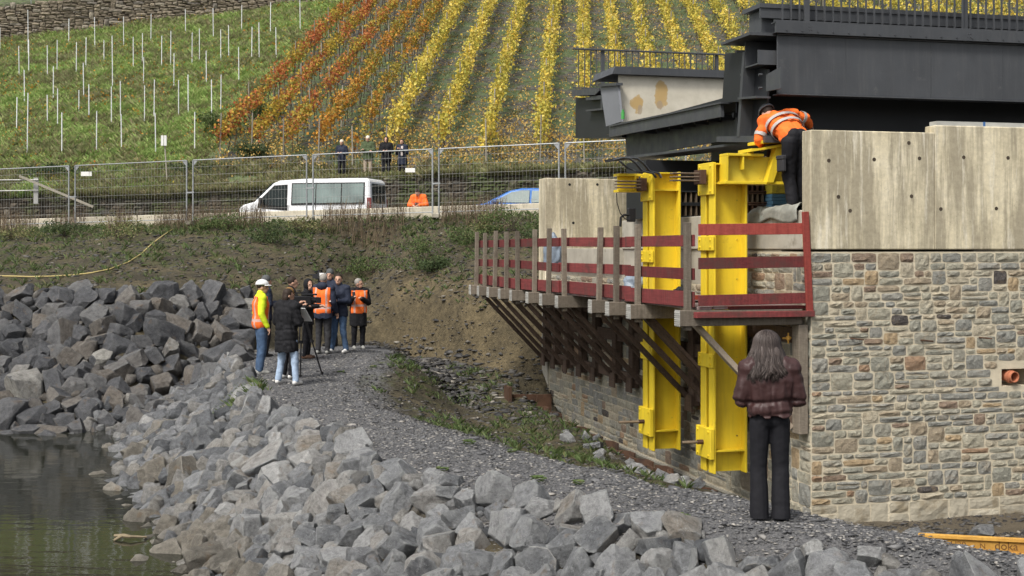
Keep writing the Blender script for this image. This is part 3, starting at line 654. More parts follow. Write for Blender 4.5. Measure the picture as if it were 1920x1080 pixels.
wg = T('concrete_wing_wall', 'pale concrete wing wall at the far end of the abutment beside the grassy bank', 'wall', (0, 12.25, -1.5), 'A')
q = MB(); q.prism([(-.1, 1.4), (3., 1.4), (3., 3.98), (-.1, 3.98)], 1, 12.22, 12.75); wg.part('wall_panel', q, m_conc, bev=.015)
q = MB(); q.box(-.04, 3, 12.25, 12.7, -1.5, 1.395); wg.part('base', q, m_conc2)
for px, py in ((1068, 346), (1075, 418), (1120, 346)):
    c = L(px, py, v=12.22); q = MB(); q.cyl((c[0], 12.217, c[2]), (c[0], 12.25, c[2]), .03, 10); wg.part('tie_hole_shade_disc', q, m_rubber)  # black disc in place of the shaded hole

# ------------------------------------------------------------------ the steel bridge, its cut end towards the bank
br = T('steel_bridge', 'dark grey steel road bridge resting on the abutment with its open end facing left', 'bridge', (0, 1.2, 3.9), 'A')
VF, VE = 1.2, 10.2
zf0, zf1 = L(1460, 175, v=VF)[2], L(1460, 66, v=VF)[2]; UB = 9.
u0 = L(1457, 100, v=VF)[0]
q = MB(); q.box(u0, UB, VF, VF+.02, zf0, zf1); q.box(u0, UB, VF-.03, VF+.15, zf0-.022, zf0-.001); q.box(u0, UB, VF-.03, VF+.2, zf1+.001, zf1+.02); br.part('fascia_girder', q, m_steel, bev=.006)
q = MB(); q.box(u0-.06, UB, VF-.09, VF-.055, zf1+.03, zf1+.16); q.box(u0-.06, UB, VF-.09, VF+.06, zf1+.16, zf1+.175); q.box(u0-.06, UB, VF-.09, VF+.06, zf1+.023, zf1+.03); br.part('kick_channel', q, m_steel)
zr0 = zf1+.17; zr1 = zf1+1.28
def railing(t, v, ua, ub, z0, z1, gap, posts, hang=0, upto=99):
    q = MB(); q.box(ua, ub, v-.03, v+.03, z1-.035, z1); t.part('top_rail', q, m_steel, bev=.008)
    q = MB(); q.box(ua, ub, v-.015, v+.015, z0, z0+.03); t.part('bottom_rail', q, m_steel)
    mesh = MB().box(-.006, .006, -.018, .018, 0, z1-z0-.067+hang).mesh('baluster'); u = ua+gap
    while u < ub-.05:
        if min([abs(u-p) for p in posts]+[9]) > .06:
            o = link('baluster', mesh, m_steel, t.e); o.location = (u-t.o[0], v-t.o[1], z0+.031-t.o[2]-hang)
        u += gap
    for p in posts:
        q = MB(); q.box(p-.04, p+.04, v+.019, v+.06, z0-.16, z1-.036); t.part('railing_post', q, m_steel, bev=.004)
        for dz in (-.11, -.06):
            for du in (-.018, .018): q = MB(); q.cyl((p+du, v-.1, z0+dz), (p+du, v-.07, z0+dz), .008, 6); t.part('bolt', q, m_steel)
for px in (1585, 1745, 1880):
    c = L(px, 120, v=VF)[0]; q = MB(); q.box(c, c+.012, VF-.004, VF-.0005, zf0+.01, zf1-.01); br.part('weld_seam', q, m_steel)
for px in range(1475, 1960, 29):
    c = L(px, 56, v=VF-.09)[0]; q = MB(); q.cyl((c, VF-.102, zf1+.06), (c, VF-.09, zf1+.06), .012, 6); br.part('bolt', q, m_steel)
nr = T('steel_railing', 'grey steel railing with upright bars along the near edge of the bridge', 'railing', (0, VF-.07, zr0), 'A')
p1, p2 = L(1515, 20, v=VF-.07)[0], L(1812, 20, v=VF-.07)[0]
railing(nr, VF-.07, u0-.08, 7, zr0, zr1, .128, [p1, p2, 2*p2-p1, 3*p2-2*p1])
# near main girder, seen end on
q = MB(); q.box(-.10, UB, 1.32, 1.92, 5.80, 5.86); q.box(-.09, UB, 1.34, 1.37, 5.66, 5.80); q.box(-.02, UB, 1.45, 1.86, 5.44, 5.79); br.part('top_flange', q, m_steel)
q = MB(); q.box(-.30, UB, VF+.03, 2.22, 5.395, 5.435); br.part('walkway_plate', q, m_steel)
q = MB(); q.box(.10, UB, 2.0, 2.05, 4.03, 5.39); q.box(.1, UB, 2.55, 2.6, 4.03, 5.39); br.part('girder_web', q, m_black)
q = MB(); q.prism([L(x, y, u=-.1)[1:] for x, y in ((1360, 100), (1396, 98), (1397, 191), (1354, 191))], 0, -.1, -.06); br.part('end_plate', q, m_black)
q = MB(); q.prism([L(x, y, u=.02)[1:] for x, y in ((1397, 120), (1440, 130), (1436, 256), (1384, 256), (1394, 190))], 0, .02, .05); br.part('end_diaphragm', q, m_black)
q = MB(); q.prism([L(x, y, u=-.12)[1:] for x, y in ((1397, 98), (1401, 98), (1391, 256), (1386, 256))], 0, -.16, .02); br.part('stiffener', q, m_steel)
q = MB(); q.prism([L(x, y, u=-.1)[1:] for x, y in ((1395, 183), (1430, 180), (1430, 184), (1395, 187))], 0, -.2, .02); br.part('stiffener', q, m_steel)
q = MB(); q.prism([L(x, y, u=-.1)[1:] for x, y in ((1430, 140), (1457, 125), (1457, 166), (1430, 171))], 0, -.05, -.02); br.part('bracket_plate', q, m_steel)
q = MB(); q.box(-.15, UB, 1.28, 1.72, 5.0, 5.02); q.box(-.15, UB, 1.28, 1.30, 5.02, 5.2); q.box(-.15, UB, 1.70, 1.72, 5.02, 5.38); br.part('walkway_stringer', q, m_steel)
for x, y in ((1391, 140), (1391, 170), (1425, 140), (1425, 165)):
    c = L(x, y, u=-.12); q = MB(); q.cyl((c[0]-.02, c[1], c[2]), (c[0]+.03, c[1], c[2]), .018, 6); br.part('bolt', q, m_steel)
q = MB(); q.prism([L(x, y, u=-.15)[1:] for x, y in ((1343, 256), (1435, 254), (1435, 267), (1343, 266))], 0, -.15, UB); br.part('bottom_flange', q, m_steel)
# deck with its cut edge, cross girder below
q = MB(); q.prism([L(x, y, u=-.05)[1:] for x, y in ((1142, 237), (1351, 193), (1352, 219), (1142, 257))], 0, -.05, .0); br.part('deck_edge', q, m_steel)
q = MB(); q.prism([L(x, y, u=-.08)[1:] for x, y in ((1142, 235), (1351, 191), (1351, 194), (1142, 238))], 0, -.08, .1); br.part('deck_nosing', q, m_steel)
q = MB(); q.box(.06, UB, 2.06, 8.6, 4.62, 4.72); br.part('deck_plate', q, m_black)
q = MB(); q.prism([L(x, y, u=.28)[1:] for x, y in ((1172, 250), (1392, 205), (1388, 258), (1175, 296))], 0, .28, .32); br.part('cross_girder', q, m_steel)
q = MB(); q.prism([L(x, y, u=.0)[1:] for x, y in ((1148, 296), (1405, 265), (1405, 269), (1148, 301))], 0, .0, .55); br.part('cross_girder_flange', q, m_steel)
for i in range(8):
    x = 1210+i*24; y = 257-(x-1142)*.182
    q = MB(); q.prism([L(x+a, y+b, u=.1)[1:] for a, b in ((0, -2), (4, -3), (3, 6), (1, 6))], 0, .05, .3); br.part('deck_rib', q, m_black)
for u in (2., 4., 6.): q = MB(); q.box(u, u+.04, 2.6, 8., 4.05, 4.62); br.part('cross_girder', q, m_black)
# far main girder: cream end panel, cap, grey end plate, far walkway
vc = 7.6; c0 = L(1160, 141, v=vc)[0]
zc0, zc1 = 4.66, L(1160, 141, v=vc)[2]
m_cream = None
b1 = L(1193, 195, v=vc); b2 = L(1240, 182, v=vc)
m1 = m_patchn.blob(b1[0], b1[2]-4.4, .15, .21); m2 = m_patchn.blob(b2[0], b2[2]-4.4, .16, .33)
pc = m_patchn.mix(m_patchn.math('MAXIMUM', m1, m2), m_patchbase, (.46, .32, .14)); vv = m_patchn.coords(rnd=False)
b3 = L(1200, 206, v=vc); b4 = L(1238, 198, v=vc); m3 = m_patchn.math('MAXIMUM', m_patchn.blob(b3[0], b3[2]-4.4, .07, .10), m_patchn.blob(b4[0], b4[2]-4.4, .085, .11)); pc = m_patchn.mix(m_patchn.math('MULTIPLY', m3, .8), pc, (.34, .27, .19))
m_cream = m_patchn.out(pc, .6, m_patchn.bump(m_patchn.noise(vv, 30, 4), .003, .4), 0, .3)
q = MB(); q.prism([(c0-.02, zc0), (UB, zc0), (UB, zc1), (c0+.0, zc1)], 1, vc, vc+.03)
o = link('cream_panel', q.mesh('cream_panel', (0, vc, 4.4)), m_cream, br.e); o.location = (0-br.o[0], vc-br.o[1], 4.4-br.o[2])
ca = L(1148, 125, v=vc-.12); q = MB(); q.prism([(ca[0], ca[2]-.13), (UB, ca[2]-.13), (UB, ca[2]), (ca[0]+.06, ca[2]+.01)], 1, vc-.12, vc+1.1); br.part('girder_cap', q, m_steel)
ud = c0-.03
q = MB(); q.prism([L(x, y, u=ud)[1:] for x, y in ((1127, 161), (1160, 158), (1167, 228), (1138, 237))], 0, ud-.02, ud+.02); br.part('grey_end_plate', q, m_steellight)
c = [L(x, y, u=ud-.03)[1:] for x, y in ((1126, 157), (1160, 155), (1160, 160), (1126, 163))]; q = MB(); q.prism(c, 0, ud-.08, ud+.05); br.part('end_plate_cap', q, m_steel)
ug = .2
q = MB(); q.prism([L(x, y, u=ug)[1:] for x, y in ((1079, 184), (1142, 180), (1166, 236), (1166, 258), (1079, 259))], 0, ug, UB); br.part('far_girder_box', q, m_black)
q = MB(); q.prism([L(x, y, u=ug-.1)[1:] for x, y in ((1076, 168), (1128, 166), (1128, 170), (1120, 178), (1076, 180))], 0, ug-.15, UB); br.part('far_walkway_plate', q, m_steel)
q = MB(); q.prism([L(x, y, u=ug-.1)[1:] for x, y in ((1100, 182), (1132, 178), (1132, 206), (1100, 209), (1100, 206), (1128, 203), (1128, 186), (1100, 188))], 0, ug-.12, ug+.1); br.part('bracket_plate', q, m_steel)
vr = L(1078, 92, u=ug-.1)[1]; zt = L(1078, 90, u=ug-.1)[2]; zb = L(1078, 166, u=ug-.1)[2]
fr_ = T('steel_railing', 'grey steel railing with thin upright bars on the far side of the bridge end', 'railing', (ug, vr, zb), 'A')
pf = L(1131, 120, v=vr)[0]; pf2 = L(1345, 120, v=vr)[0]
railing(fr_, vr, ug-.15, 6, zb, zt, .131, [pf, pf2])
c = L(1168, 215, u=-.1); q = MB(); q.cyl((c[0], c[1], c[2]-.08), (c[0], c[1], c[2]+.05), .032, 12); q.cyl((c[0], c[1], c[2]+.05), (c[0], c[1], c[2]+.09), .022, 10)
single('green_bottle', 'small green bottle standing on the edge of the bridge deck by the cream panel', 'bottle', q, m_green, (c[0], c[1], c[2]-.1), 'A')

# ------------------------------------------------------------------ yellow steel columns
def column(vc, pxl, top, bot, plates, rodpx, label, wd=.5):
    c = L(pxl, 500, v=vc); ul = c[0]; ur = ul+wd; z1, z0 = L(pxl, top, v=vc)[2], L(pxl, bot, v=vc)[2]
    t = T('steel_column', label, 'column', ((ul+ur)/2, vc, z0), 'A', 'yellow steel columns beside the stone abutment')
    hv = .24
    for v0, v1 in ((vc-hv, vc-.05), (vc+.05, vc+hv)):
        for uu in (ul, ur-.03): q = MB(); q.box(uu, uu+.03, v0, v1, z0, z1); t.part('flange', q, m_yel, bev=.004)
    q = MB(); q.box(ul+.03, ur-.03, vc-.085, vc-.065, z0+.01, z1-.01); q.box(ul+.03, ur-.03, vc+.065, vc+.085, z0+.01, z1-.01); t.part('web', q, m_yel)
    for zz in (z0+.30, z1-.30, z1-.03): q = MB(); q.box(ul+.031, ur-.031, vc-.22, vc-.087, zz, zz+.02); t.part('stiffener', q, m_yel)
    for y0, y1, ex in plates:
        za, zb = L(pxl, y1, v=vc)[2], L(pxl, y0, v=vc)[2]; q = MB(); q.box(ul-.035-ex, ul-.001, vc-hv-.02, vc+hv+.02, za, zb); p = t.part('clamp_plate', q, m_yel, bev=.006)
        for dv in (-hv+.05, hv-.05):
            for zz in (za+.05, zb-.05): q = MB(); q.cyl((ul-.05-ex, vc+dv, zz), (ul-.03-ex, vc+dv, zz), .018, 6); t.part('bolt', q, m_yel, p)
    for zz in np.arange(z0+.5, z1-.3, .55): q = MB(); q.cyl((ur-.09, vc-.095, zz), (ur-.09, vc-.084, zz), .012, 6); t.part('bolt', q, m_yeld)
    zr = L(pxl, rodpx[2], v=vc)[2]; ue = L(rodpx[0], rodpx[2], v=vc)[0]; q = MB()
    n = 46; path = [(ue+(ul-.03-ue)*i/n, vc, zr) for i in range(n+1)]; q.tube(path, [.020+(.005 if i % 2 else 0) for i in range(n+1)], 8); t.part('threaded_rod', q, m_rod)
    q = MB(); q.cyl((ul-.15, vc, zr), (ul-.03, vc, zr), .036, 6); t.part('rod_sleeve', q, m_rust)
    zc = z1-.20; q = MB(); q.box(ul-.16, ul-.071, vc-.15, vc+.1, zc-.1, zc+.1); t.part('anchor_block', q, m_rust, bev=.005)
    for k in range(3):
        for j in (-.09, .02): q = MB(); q.cyl((ul-.55, vc+j, zc-.05+.05*k), (ul-.1, vc+j, zc-.05+.05*k), .011, 6); t.part('tension_rod', q, m_rod)
    return t, ul, ur, z0, z1
c2, ul2, ur2, z02, z12 = column(1.63, 1307+19, 306, 884, [(306, 366, .0), (443, 470, 0), (662, 688, 0), (800, 857, .03)], (1279, 0, 828), 'yellow steel column nearer the woman, carrying the short yellow crossbeam')
c1, ul1, ur1, z01, z11 = column(4.16, 1198+17, 323, 842, [(325, 377, .0), (470, 492, 0), (643, 674, 0), (764, 815, .03)], (1160, 0, 790), 'yellow steel column farther from the woman, with black straps hung on its top', .46)
# crossbeam bracket on the nearer column
vb = 1.32; t = T('steel_crossbeam', 'short worn yellow crossbeam with a triangular bracket under the bridge end', 'beam', (0, vb, L(1400, 345, v=vb)[2]), 'A')
ua, ub = L(1356, 300, v=vb)[0], .95; zt_, zb_ = L(1400, 289, v=vb)[2], L(1400, 346, v=vb)[2]
for z0, z1, nm, du in ((zt_-.035, zt_, 'top_flange', 0), (zb_, zb_+.04, 'bottom_flange', -.03)):
    q = MB(); q.box(ua+du, (L(1425, 300, v=vb)[0] if du == 0 else ub), vb-.13, vb+.13, z0, z1); t.part(nm, q, m_yel, bev=.004)
q = MB(); q.box(ua+.02, ub, vb-.012, vb+.012, zb_+.041, zt_-.036); t.part('web', q, m_yeld)
q = MB(); q.box(ua, ua+.02, vb-.13, vb+.13, zb_+.041, zt_-.036); t.part('end_stiffener', q, m_yel)
uu = L(1386, 300, v=vb)[0]; q = MB(); q.box(uu, uu+.02, vb-.12, vb-.013, zt_-.22, zt_-.037); t.part('stiffener', q, m_yel)
q = MB(); q.prism([L(x, y, v=vb)[0::2] for x, y in ((1446, 278), (1462, 277), (1441, 343), (1429, 343))], 1, vb-.16, vb-.02); t.part('gusset', q, m_yel)
for pts, nm in ((((1398, 280), (1412, 280), (1456, 271), (1500, 273), (1500, 280), (1456, 277), (1398, 286)), 'bracket_plate'), (((1416, 266), (1424, 263), (1500, 266), (1500, 269), (1416, 271)), 'top_plate')):
    q = MB(); q.prism([L(x, y, v=vb)[0::2] for x, y in pts], 1, vb-.2, vb+.25); t.part(nm, q, m_yel)
q = MB(); q.prism([L(x, y, v=vb)[0::2] for x, y in ((1402, 283), (1412, 282), (1412, 300), (1402, 300))], 1, vb-.02, vb+.02); t.part('packing_plate', q, m_yel)
q = MB(); q.prism([L(x, y, v=vb+.05)[0::2] for x, y in ((1440, 282), (1520, 282), (1520, 340), (1432, 340))], 1, vb+.05, vb+.08); t.part('back_plate', q, m_rust)
# yellow stub left of the farther column
q = MB(); a = L(1154, 326, v=4.4); b = L(1196, 361, v=4.4)
q.box(a[0], b[0], 4.25, 4.5, a[2]-.04, a[2]); q.box(a[0], b[0], 4.25, 4.5, b[2], b[2]+.04); q.box(a[0]+.02, b[0], 4.36, 4.38, b[2]+.041, a[2]-.041); q.box(b[0]-.1, b[0]-.08, 4.25, 4.355, b[2]+.041, a[2]-.041)
c1.part('stub_beam', q, m_yel)
# straps draped over the top of the farther column
t = T('lifting_strap', 'dark webbing straps draped over the top of the farther yellow column', 'strap', L(1195, 300, v=3.9), 'A')
for dx, dv in ((0, 0), (14, .1)):
    pts = [(1150+dx*.2, 300), (1166+dx, 296), (1180+dx, 297), (1192+dx, 306), (1204+dx, 321), (1224+dx*.8, 325), (1230+dx*.7, 333)]
    q = MB(); q.tube([L(x, y, v=3.7+dv) for x, y in pts], .045, 8, .35); t.part('webbing', q, m_strap, sm=True)
q = MB(); q.tube([L(x, y, v=3.9) for x, y in ((1160, 300), (1176, 315), (1194, 322), (1205, 324))], .035, 8, .35); t.part('webbing', q, m_strap, sm=True)
q = MB(); q.prism([L(x, y, v=4.0)[0::2] for x, y in ((1148, 297), (1184, 293), (1186, 297), (1150, 302))], 1, 3.9, 4.4); single('steel_plate', 'dark flat steel plate under the bridge beside the strapped yellow column', 'plate', q, m_steel, L(1148, 300, v=4.0), 'A')
# cribbing and gear on the bearing seat under the bridge
t = T('blue_plate_stack', 'stack of blue plates on the bearing seat behind the nearer yellow column', 'stack', L(1475, 395, v=2.6)[:2]+(2.95,), 'A')
a, b = L(1448, 395, v=2.6), L(1500, 362, v=2.6)
for i in range(6): q = MB(); q.box(a[0]+.01*(i % 2), b[0], 2.6+.01*(i % 3), 3.1, 2.955+i*.052, 2.955+i*.052+.046); t.part('plate', q, m_bluecrate)
q = MB(); q.box(a[0], b[0], 2.6, 3.1, 3.27, 3.42); single('yellow_packing_beam', 'short worn yellow beam lying on the stack of blue plates', 'beam', q, m_yeld, (a[0], 2.6, 3.27), 'A')
t = T('steel_crib', 'rusty steel crib of short beams stacked on the bearing seat between the yellow columns', 'crib', (L(1420, 395, v=2.8)[0], 2.8, 2.95), 'A')
a, b = L(1398, 395, v=2.8), L(1446, 350, v=2.8)
for i in range(3):
    zz = 2.955+i*.17
    q = MB(); q.box(a[0], b[0], 2.8, 3.2, zz, zz+.02); q.box(a[0], b[0], 2.8, 3.2, zz+.14, zz+.16); t.part('flange', q, m_rust)
    for j in range(5): uu = a[0]+(b[0]-a[0])*(j+.5)/5; q = MB(); q.box(uu-.012, uu+.012, 2.82, 3.18, zz+.021, zz+.139); t.part('rib', q, m_rust if i != 1 else m_rod)
t = T('steel_crib', 'dark steel crib standing on the bearing seat behind the farther yellow column', 'crib', (L(1285, 400, v=4.6)[0], 4.6, 2.95), 'A')
a, b = L(1262, 410, v=4.6), L(1322, 390, v=4.6)
for i in range(2):
    zz = 2.955+i*.22; q = MB(); q.box(a[0], b[0], 4.6, 5.2, zz, zz+.02); q.box(a[0], b[0], 4.6, 5.2, zz+.19, zz+.21); t.part('flange', q, m_black)
    for j in range(6): uu = a[0]+(b[0]-a[0])*(j+.5)/6; q = MB(); q.box(uu-.012, uu+.012, 4.62, 5.1, zz+.021, zz+.189); t.part('rib', q, m_rod)
q = MB(); q.box(a[0]-.1, b[0]+1, 5.6, 6.6, 2.955, 3.95); single('bearing_block', 'black steel bearing block under the bridge girder in the shade', 'block', q, m_black, (a[0], 5.6, 2.955), 'A')
# tarpaulin on the seat edge
gx = np.linspace(0, 1, 26); gy = np.linspace(0, 1, 12); a, b = L(1396, 400, v=.9), L(1500, 400, v=.9)
V = []
for j in gy:
    for i in gx:
        w = vnoise(i*7, j*3)*.07+vnoise(i*17+3, j*7)*.03
        if j < .4: V.append((-.035-vnoise(i*9, j*4)*.02, .3+i*1.55, 2.80+j/.4*.16+w*.3-.03*math.sin(i*9)))
        else: V.append((-.03+(j-.4)*.6, .3+i*1.55, 2.965+w))
tm = np_mesh('tarpaulin', np.array(V)-np.array([0, .9, 2.95]), [(j*26+i, j*26+i+1, (j+1)*26+i+1, (j+1)*26+i) for j in range(11) for i in range(25)]); smooth(tm)
o = link('tarpaulin', tm, m_tarp); o.location = A2W((0, .9, 2.95)); o.rotation_euler = (0, 0, TH); tag(o, 'crumpled grey green tarpaulin on the concrete seat at the worker\'s feet', 'tarpaulin')
so_ = o.modifiers.new('solid', 'SOLIDIFY'); so_.thickness = .006
# black junction box with hanging cable on the wing wall
t = T('junction_box', 'small black box with a hanging cable beside the farther yellow column', 'box', L(1183, 402, v=5.), 'A')
a, b = L(1179, 416, v=5.), L(1192, 390, v=5.); q = MB(); q.box(a[0], b[0], 5., 5.12, a[2], b[2]); t.part('housing', q, m_plastic, bev=.01)
q = MB(); q.tube([L(x, y, v=5.02) for x, y in ((1180, 403), (1170, 403), (1164, 408), (1163, 425))], .022, 6); q.tube([L(x, y, v=5.) for x, y in ((1156, 362), (1157, 380), (1163, 400), (1172, 410), (1181, 414))], .008, 5); t.part('cable', q, m_rubber)

# ------------------------------------------------------------------ timber work platform on brackets
wp = T('timber_work_platform', 'timber work platform with red guard rails hung along the stone abutment', 'platform', (-.8, 6, 0), 'A')
UO = -1.6
posts = [898.5, 914, 933, 955, 977, 1008.5, 1035, 1065.5, 1130, 1163, 1204, 1298]
vs = [max(.1, L(x, 480, u=UO)[1]) for x in posts]; vlast = vs[0]
for i, v in enumerate(vs):
    r = random.Random(i); dz = r.uniform(-.02, .02); lean = r.uniform(-.02, .02)
    q = MB(); q.box(-1.80, -.10, v-.085, v+.085, 1.455, 1.655); b = wp.part('bracket_beam', q, m_wood, bev=.006)
    q = MB(); q.box(-1.806, -1.8005, v-.086, v+.086, 1.45, 1.66)
    for k in range(7): q.box(-1.814, -1.806, v-.08, v+.08, 1.462+k*.027, 1.475+k*.027)
    wp.part('sawn_end', q, m_woodend, b)
    q = MB(); q.beam((UO-.065, v+.0, 1.40+dz), (UO-.06+lean, v+r.uniform(-.03, .03), 2.78+dz), .075, .075 if i < 11 else .09, (0, 1, 0)); wp.part('guard_post', q, m_wood if i != 11 else m_wood, bev=.004)
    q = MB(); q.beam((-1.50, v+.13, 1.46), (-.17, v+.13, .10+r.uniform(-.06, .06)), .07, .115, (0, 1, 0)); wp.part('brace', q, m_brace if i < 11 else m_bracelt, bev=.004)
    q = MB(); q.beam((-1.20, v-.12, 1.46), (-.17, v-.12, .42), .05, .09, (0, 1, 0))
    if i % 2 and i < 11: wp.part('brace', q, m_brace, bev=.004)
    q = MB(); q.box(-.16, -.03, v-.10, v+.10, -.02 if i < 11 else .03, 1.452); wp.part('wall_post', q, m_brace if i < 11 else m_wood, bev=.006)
    if i < 11: q = MB(); q.box(-.20, -.17, v-.14, v+.14, -.10, .16); wp.part('foot_board', q, m_brace)
q = MB(); q.box(-.12, -.05, .22, vlast, .75, .95); q.box(-.12, -.05, .22, vlast, 1.2, 1.4); q.box(-.10, -.055, .3, vlast, .06, .22); wp.part('waling', q, m_brace)
cuts = [.06, 2.7, 6.1, 9.3, vlast+.12]
for zc, hh, mm, nm in ((2.55, .15, m_red, 'guard_rail'), (2.13, .15, m_red, 'guard_rail'), (1.775, .20, m_red, 'toe_board')):
    for k in range(4):
        r = random.Random(k+int(zc*100)); ov = .12 if k % 2 else -.01
        q = MB(); q.beam((UO+.005+(.03 if k % 2 else 0), cuts[k]-ov, zc+r.uniform(-.02, .02)), (UO+.005+(.03 if k % 2 else 0), cuts[k+1]+ov, zc+r.uniform(-.02, .02)), .027, hh); wp.part(nm, q, mm, bev=.003)
for z0, z1 in ((2.62, 2.765), (2.19, 2.335), (1.72, 1.86)):
    q = MB(); q.beam((UO+.05, .035, (z0+z1)/2-.01), (-.06, .035, (z0+z1)/2+.01), .028, z1-z0); wp.part('guard_rail', q, m_redlt if z0 > 2.5 else m_red, bev=.003)
q = MB(); q.beam((-.02, -.005, 1.60), (-.085, -.005, 2.92), .085, .05, (0, 1, 0)); wp.part('end_post', q, m_redlt, bev=.004)
q = MB(); q.beam((-1.62, -.02, 1.60), (.02, -.02, 1.60), .10, .075); wp.part('edge_board', q, m_red, bev=.003)
for k in range(7):
    a = -1.55+k*.215
    for j in range(4):
        if 2 <= k <= 6 and j == 0: continue
        q = MB(); q.box(a, a+.20, cuts[j]+.005, cuts[j+1]-.005, 1.66+.003*(k % 2), 1.70+.003*(k % 2)); wp.part('floor_board', q, m_floor, bev=.004)
for k in range(6):
    a = .08+k*.205; q = MB(); q.box(-1.10, -.02, a, a+.19, 1.66, 1.70); wp.part('floor_board', q, m_floor if k % 3 else m_red, bev=.004)
q = MB(); q.beam((-1.2, 1.9, 1.745), (-.1, 2.1, 1.745), .15, .06); q.beam((-1.25, 1.4, 1.73), (-1.25, 3.8, 1.73), .12, .05); wp.part('loose_board', q, m_redlt)
# clutter on the platform
def crumple(name, label, cat, c, r, mat, seed):
    bm = bmesh.new(); bmesh.ops.create_icosphere(bm, subdivisions=4, radius=1)
    for vt in bm.verts:
        p = vt.co; k = 1+.28*(vnoise(p.x*2.2+seed, p.y*2.2+p.z)-.5)*2+.16*(vnoise(p.x*5+seed, p.z*5+p.y*3)-.5)*2
        vt.co = Vector((p.x*r[0]*k, p.y*r[1]*k, max(-.85, p.z)*r[2]*k))
    m = bpy.data.meshes.new(name); bm.to_mesh(m); bm.free(); smooth(m); o = link(name, m, mat); o.location = A2W(c); o.rotation_euler = (0, 0, TH+seed); return tag(o, label, cat)
c = L(1040, 465, v=9.3); crumple('plastic_sheet', 'crumpled grey blue plastic sheet hung at the far end of the platform rail', 'plastic sheet', (c[0], 9.3, 2.33), (.13, .2, .34), m_bag, 1)
c = L(1182, 540, v=4.6); crumple('tool_bag', 'dark crumpled bag lying on the platform floor by the farther yellow column', 'bag', (c[0]+.12, 4.6, 1.86), (.17, .2, .17), m_bag, 2)
c = L(1288, 552, v=2.0); crumple('work_glove', 'small dark pile of gloves on the platform between the yellow columns', 'gloves', (c[0], 2.2, 1.83), (.1, .12, .06), m_rubber, 3)
t = T('brass_valve', 'small brass coloured valve fixed beside the timber post right of the woman', 'valve', L(1478, 634, v=.3), 'A')
a = L(1478, 634, v=.25); q = MB(); q.cyl((a[0]-.08, .25, a[2]), (a[0]+.04, .25, a[2]), .014, 8); q.cyl((a[0], .25, a[2]-.07), (a[0], .25, a[2]+.07), .012, 8); q.ell(a, (.035, .035, .035), 8, 6); t.part('body', q, m_beamy)

# ------------------------------------------------------------------ trench edge: rusty sheet piles
sp_ = T('sheet_pile_edge', 'row of low rusty sheet piles along the foot of the stone abutment', 'sheet piles', (-.78, 6, -1.2), 'A')
v = .6
while v < 11.6:
    r = random.Random(int(v*100)); h = -.93+r.uniform(-.02, .05)+np.interp(v, [0, 6, 11.6], [-.02, .03, .2]); w = .42
    q = MB(); d = .09 if int(v/w) % 2 else -.05
    q.prism([(-.80+d, v), (-.80+d, v+w*.6), (-.80-d*.3, v+w), (-.77-d*.3, v+w), (-.77+d, v+w*.63), (-.77+d, v)], 2, -2.0, h); sp_.part('pile', q, m_rust); v += w
t = T('sheet_pile_box', 'rusty sheet pile corner standing at the far end of the trench', 'sheet piles', L(1000, 770, v=10.5), 'A')
pts = [(958, 736), (1032, 738), (1032, 775), (962, 775)]
for i, (xa, xb) in enumerate(((956, 985), (986, 1006), (1007, 1034))):
    a, b = L(xa, 740, v=10.9+(.25 if i == 1 else 0)), L(xb, 775, v=10.9+(.25 if i == 1 else 0)); q = MB(); q.box(a[0], b[0], a[1], a[1]+.05, -1.6, a[2]); t.part('pile', q, m_rust)
a = L(956, 736, v=10.7); q = MB(); q.box(a[0]-.05, a[0]+.02, 10.6, 11.0, -1.5, a[2]+.12); t.part('corner_pile', q, m_rust)
c = L(1338, 918, v=.4); q = MB(); q.beam((c[0]-.02, .9, -.98), (c[0]+.05, .35, -.94), .13, .11); t = T('box_section', 'cut end of a rusty yellow box section lying at the trench edge', 'steel tube', (c[0], .5, -1.), 'A')
t.part('tube', q, m_yeld); q = MB(); q.beam((c[0]+.0515, .34, -.94), (c[0]+.0505, .35, -.94), .10, .08); t.part('opening_shade_plate', q, m_rubber)  # black plate paints the shaded hollow of the tube

# formwork beam with its printed lettering
def gp(px, py, D): return P(px, py, D)
p0, p1 = Vector(gp(1722, 1000, 15.6)), Vector(gp(2080, 1018, 14.8)); t = T('formwork_beam', 'yellow timber formwork beam half buried in gravel at the foot of the stone wall', 'beam', tuple(p0))
up = Vector((0, 0, 1)); d = (p1-p0).normalized(); sdv = d.cross(up)
for dz, w, h, nm in ((-.02, .08, .04, 'top_chord'), (-.10, .03, .12, 'web'), (-.18, .08, .04, 'bottom_chord')): q = MB(); q.beam(p0+up*dz, p1+up*dz, w, h); t.part(nm, q, m_beamy, bev=.003)
def text(t, s, loc, rot, size, mat, name='lettering', ext=.001):
    c = bpy.data.curves.new(name, 'FONT'); c.body = s; c.size = size; c.extrude = ext; c.align_x = 'LEFT'; o = bpy.data.objects.new(name, c); COL.objects.link(o); c.materials.append(mat)
    o.parent = t; o.location = loc; o.rotation_euler = rot; return o
ang = math.atan2(d.y, d.x); slp = -math.asin(d.z)
for s, k, sz in (('H20', .36, .10), ('N', .68, .085), ('doka', .84, .13)):
    q = d*k+up*-.135+sdv*.0165; text(t.e, s, tuple(q), (R(90), -math.asin(d.z), ang), sz, m_ink)
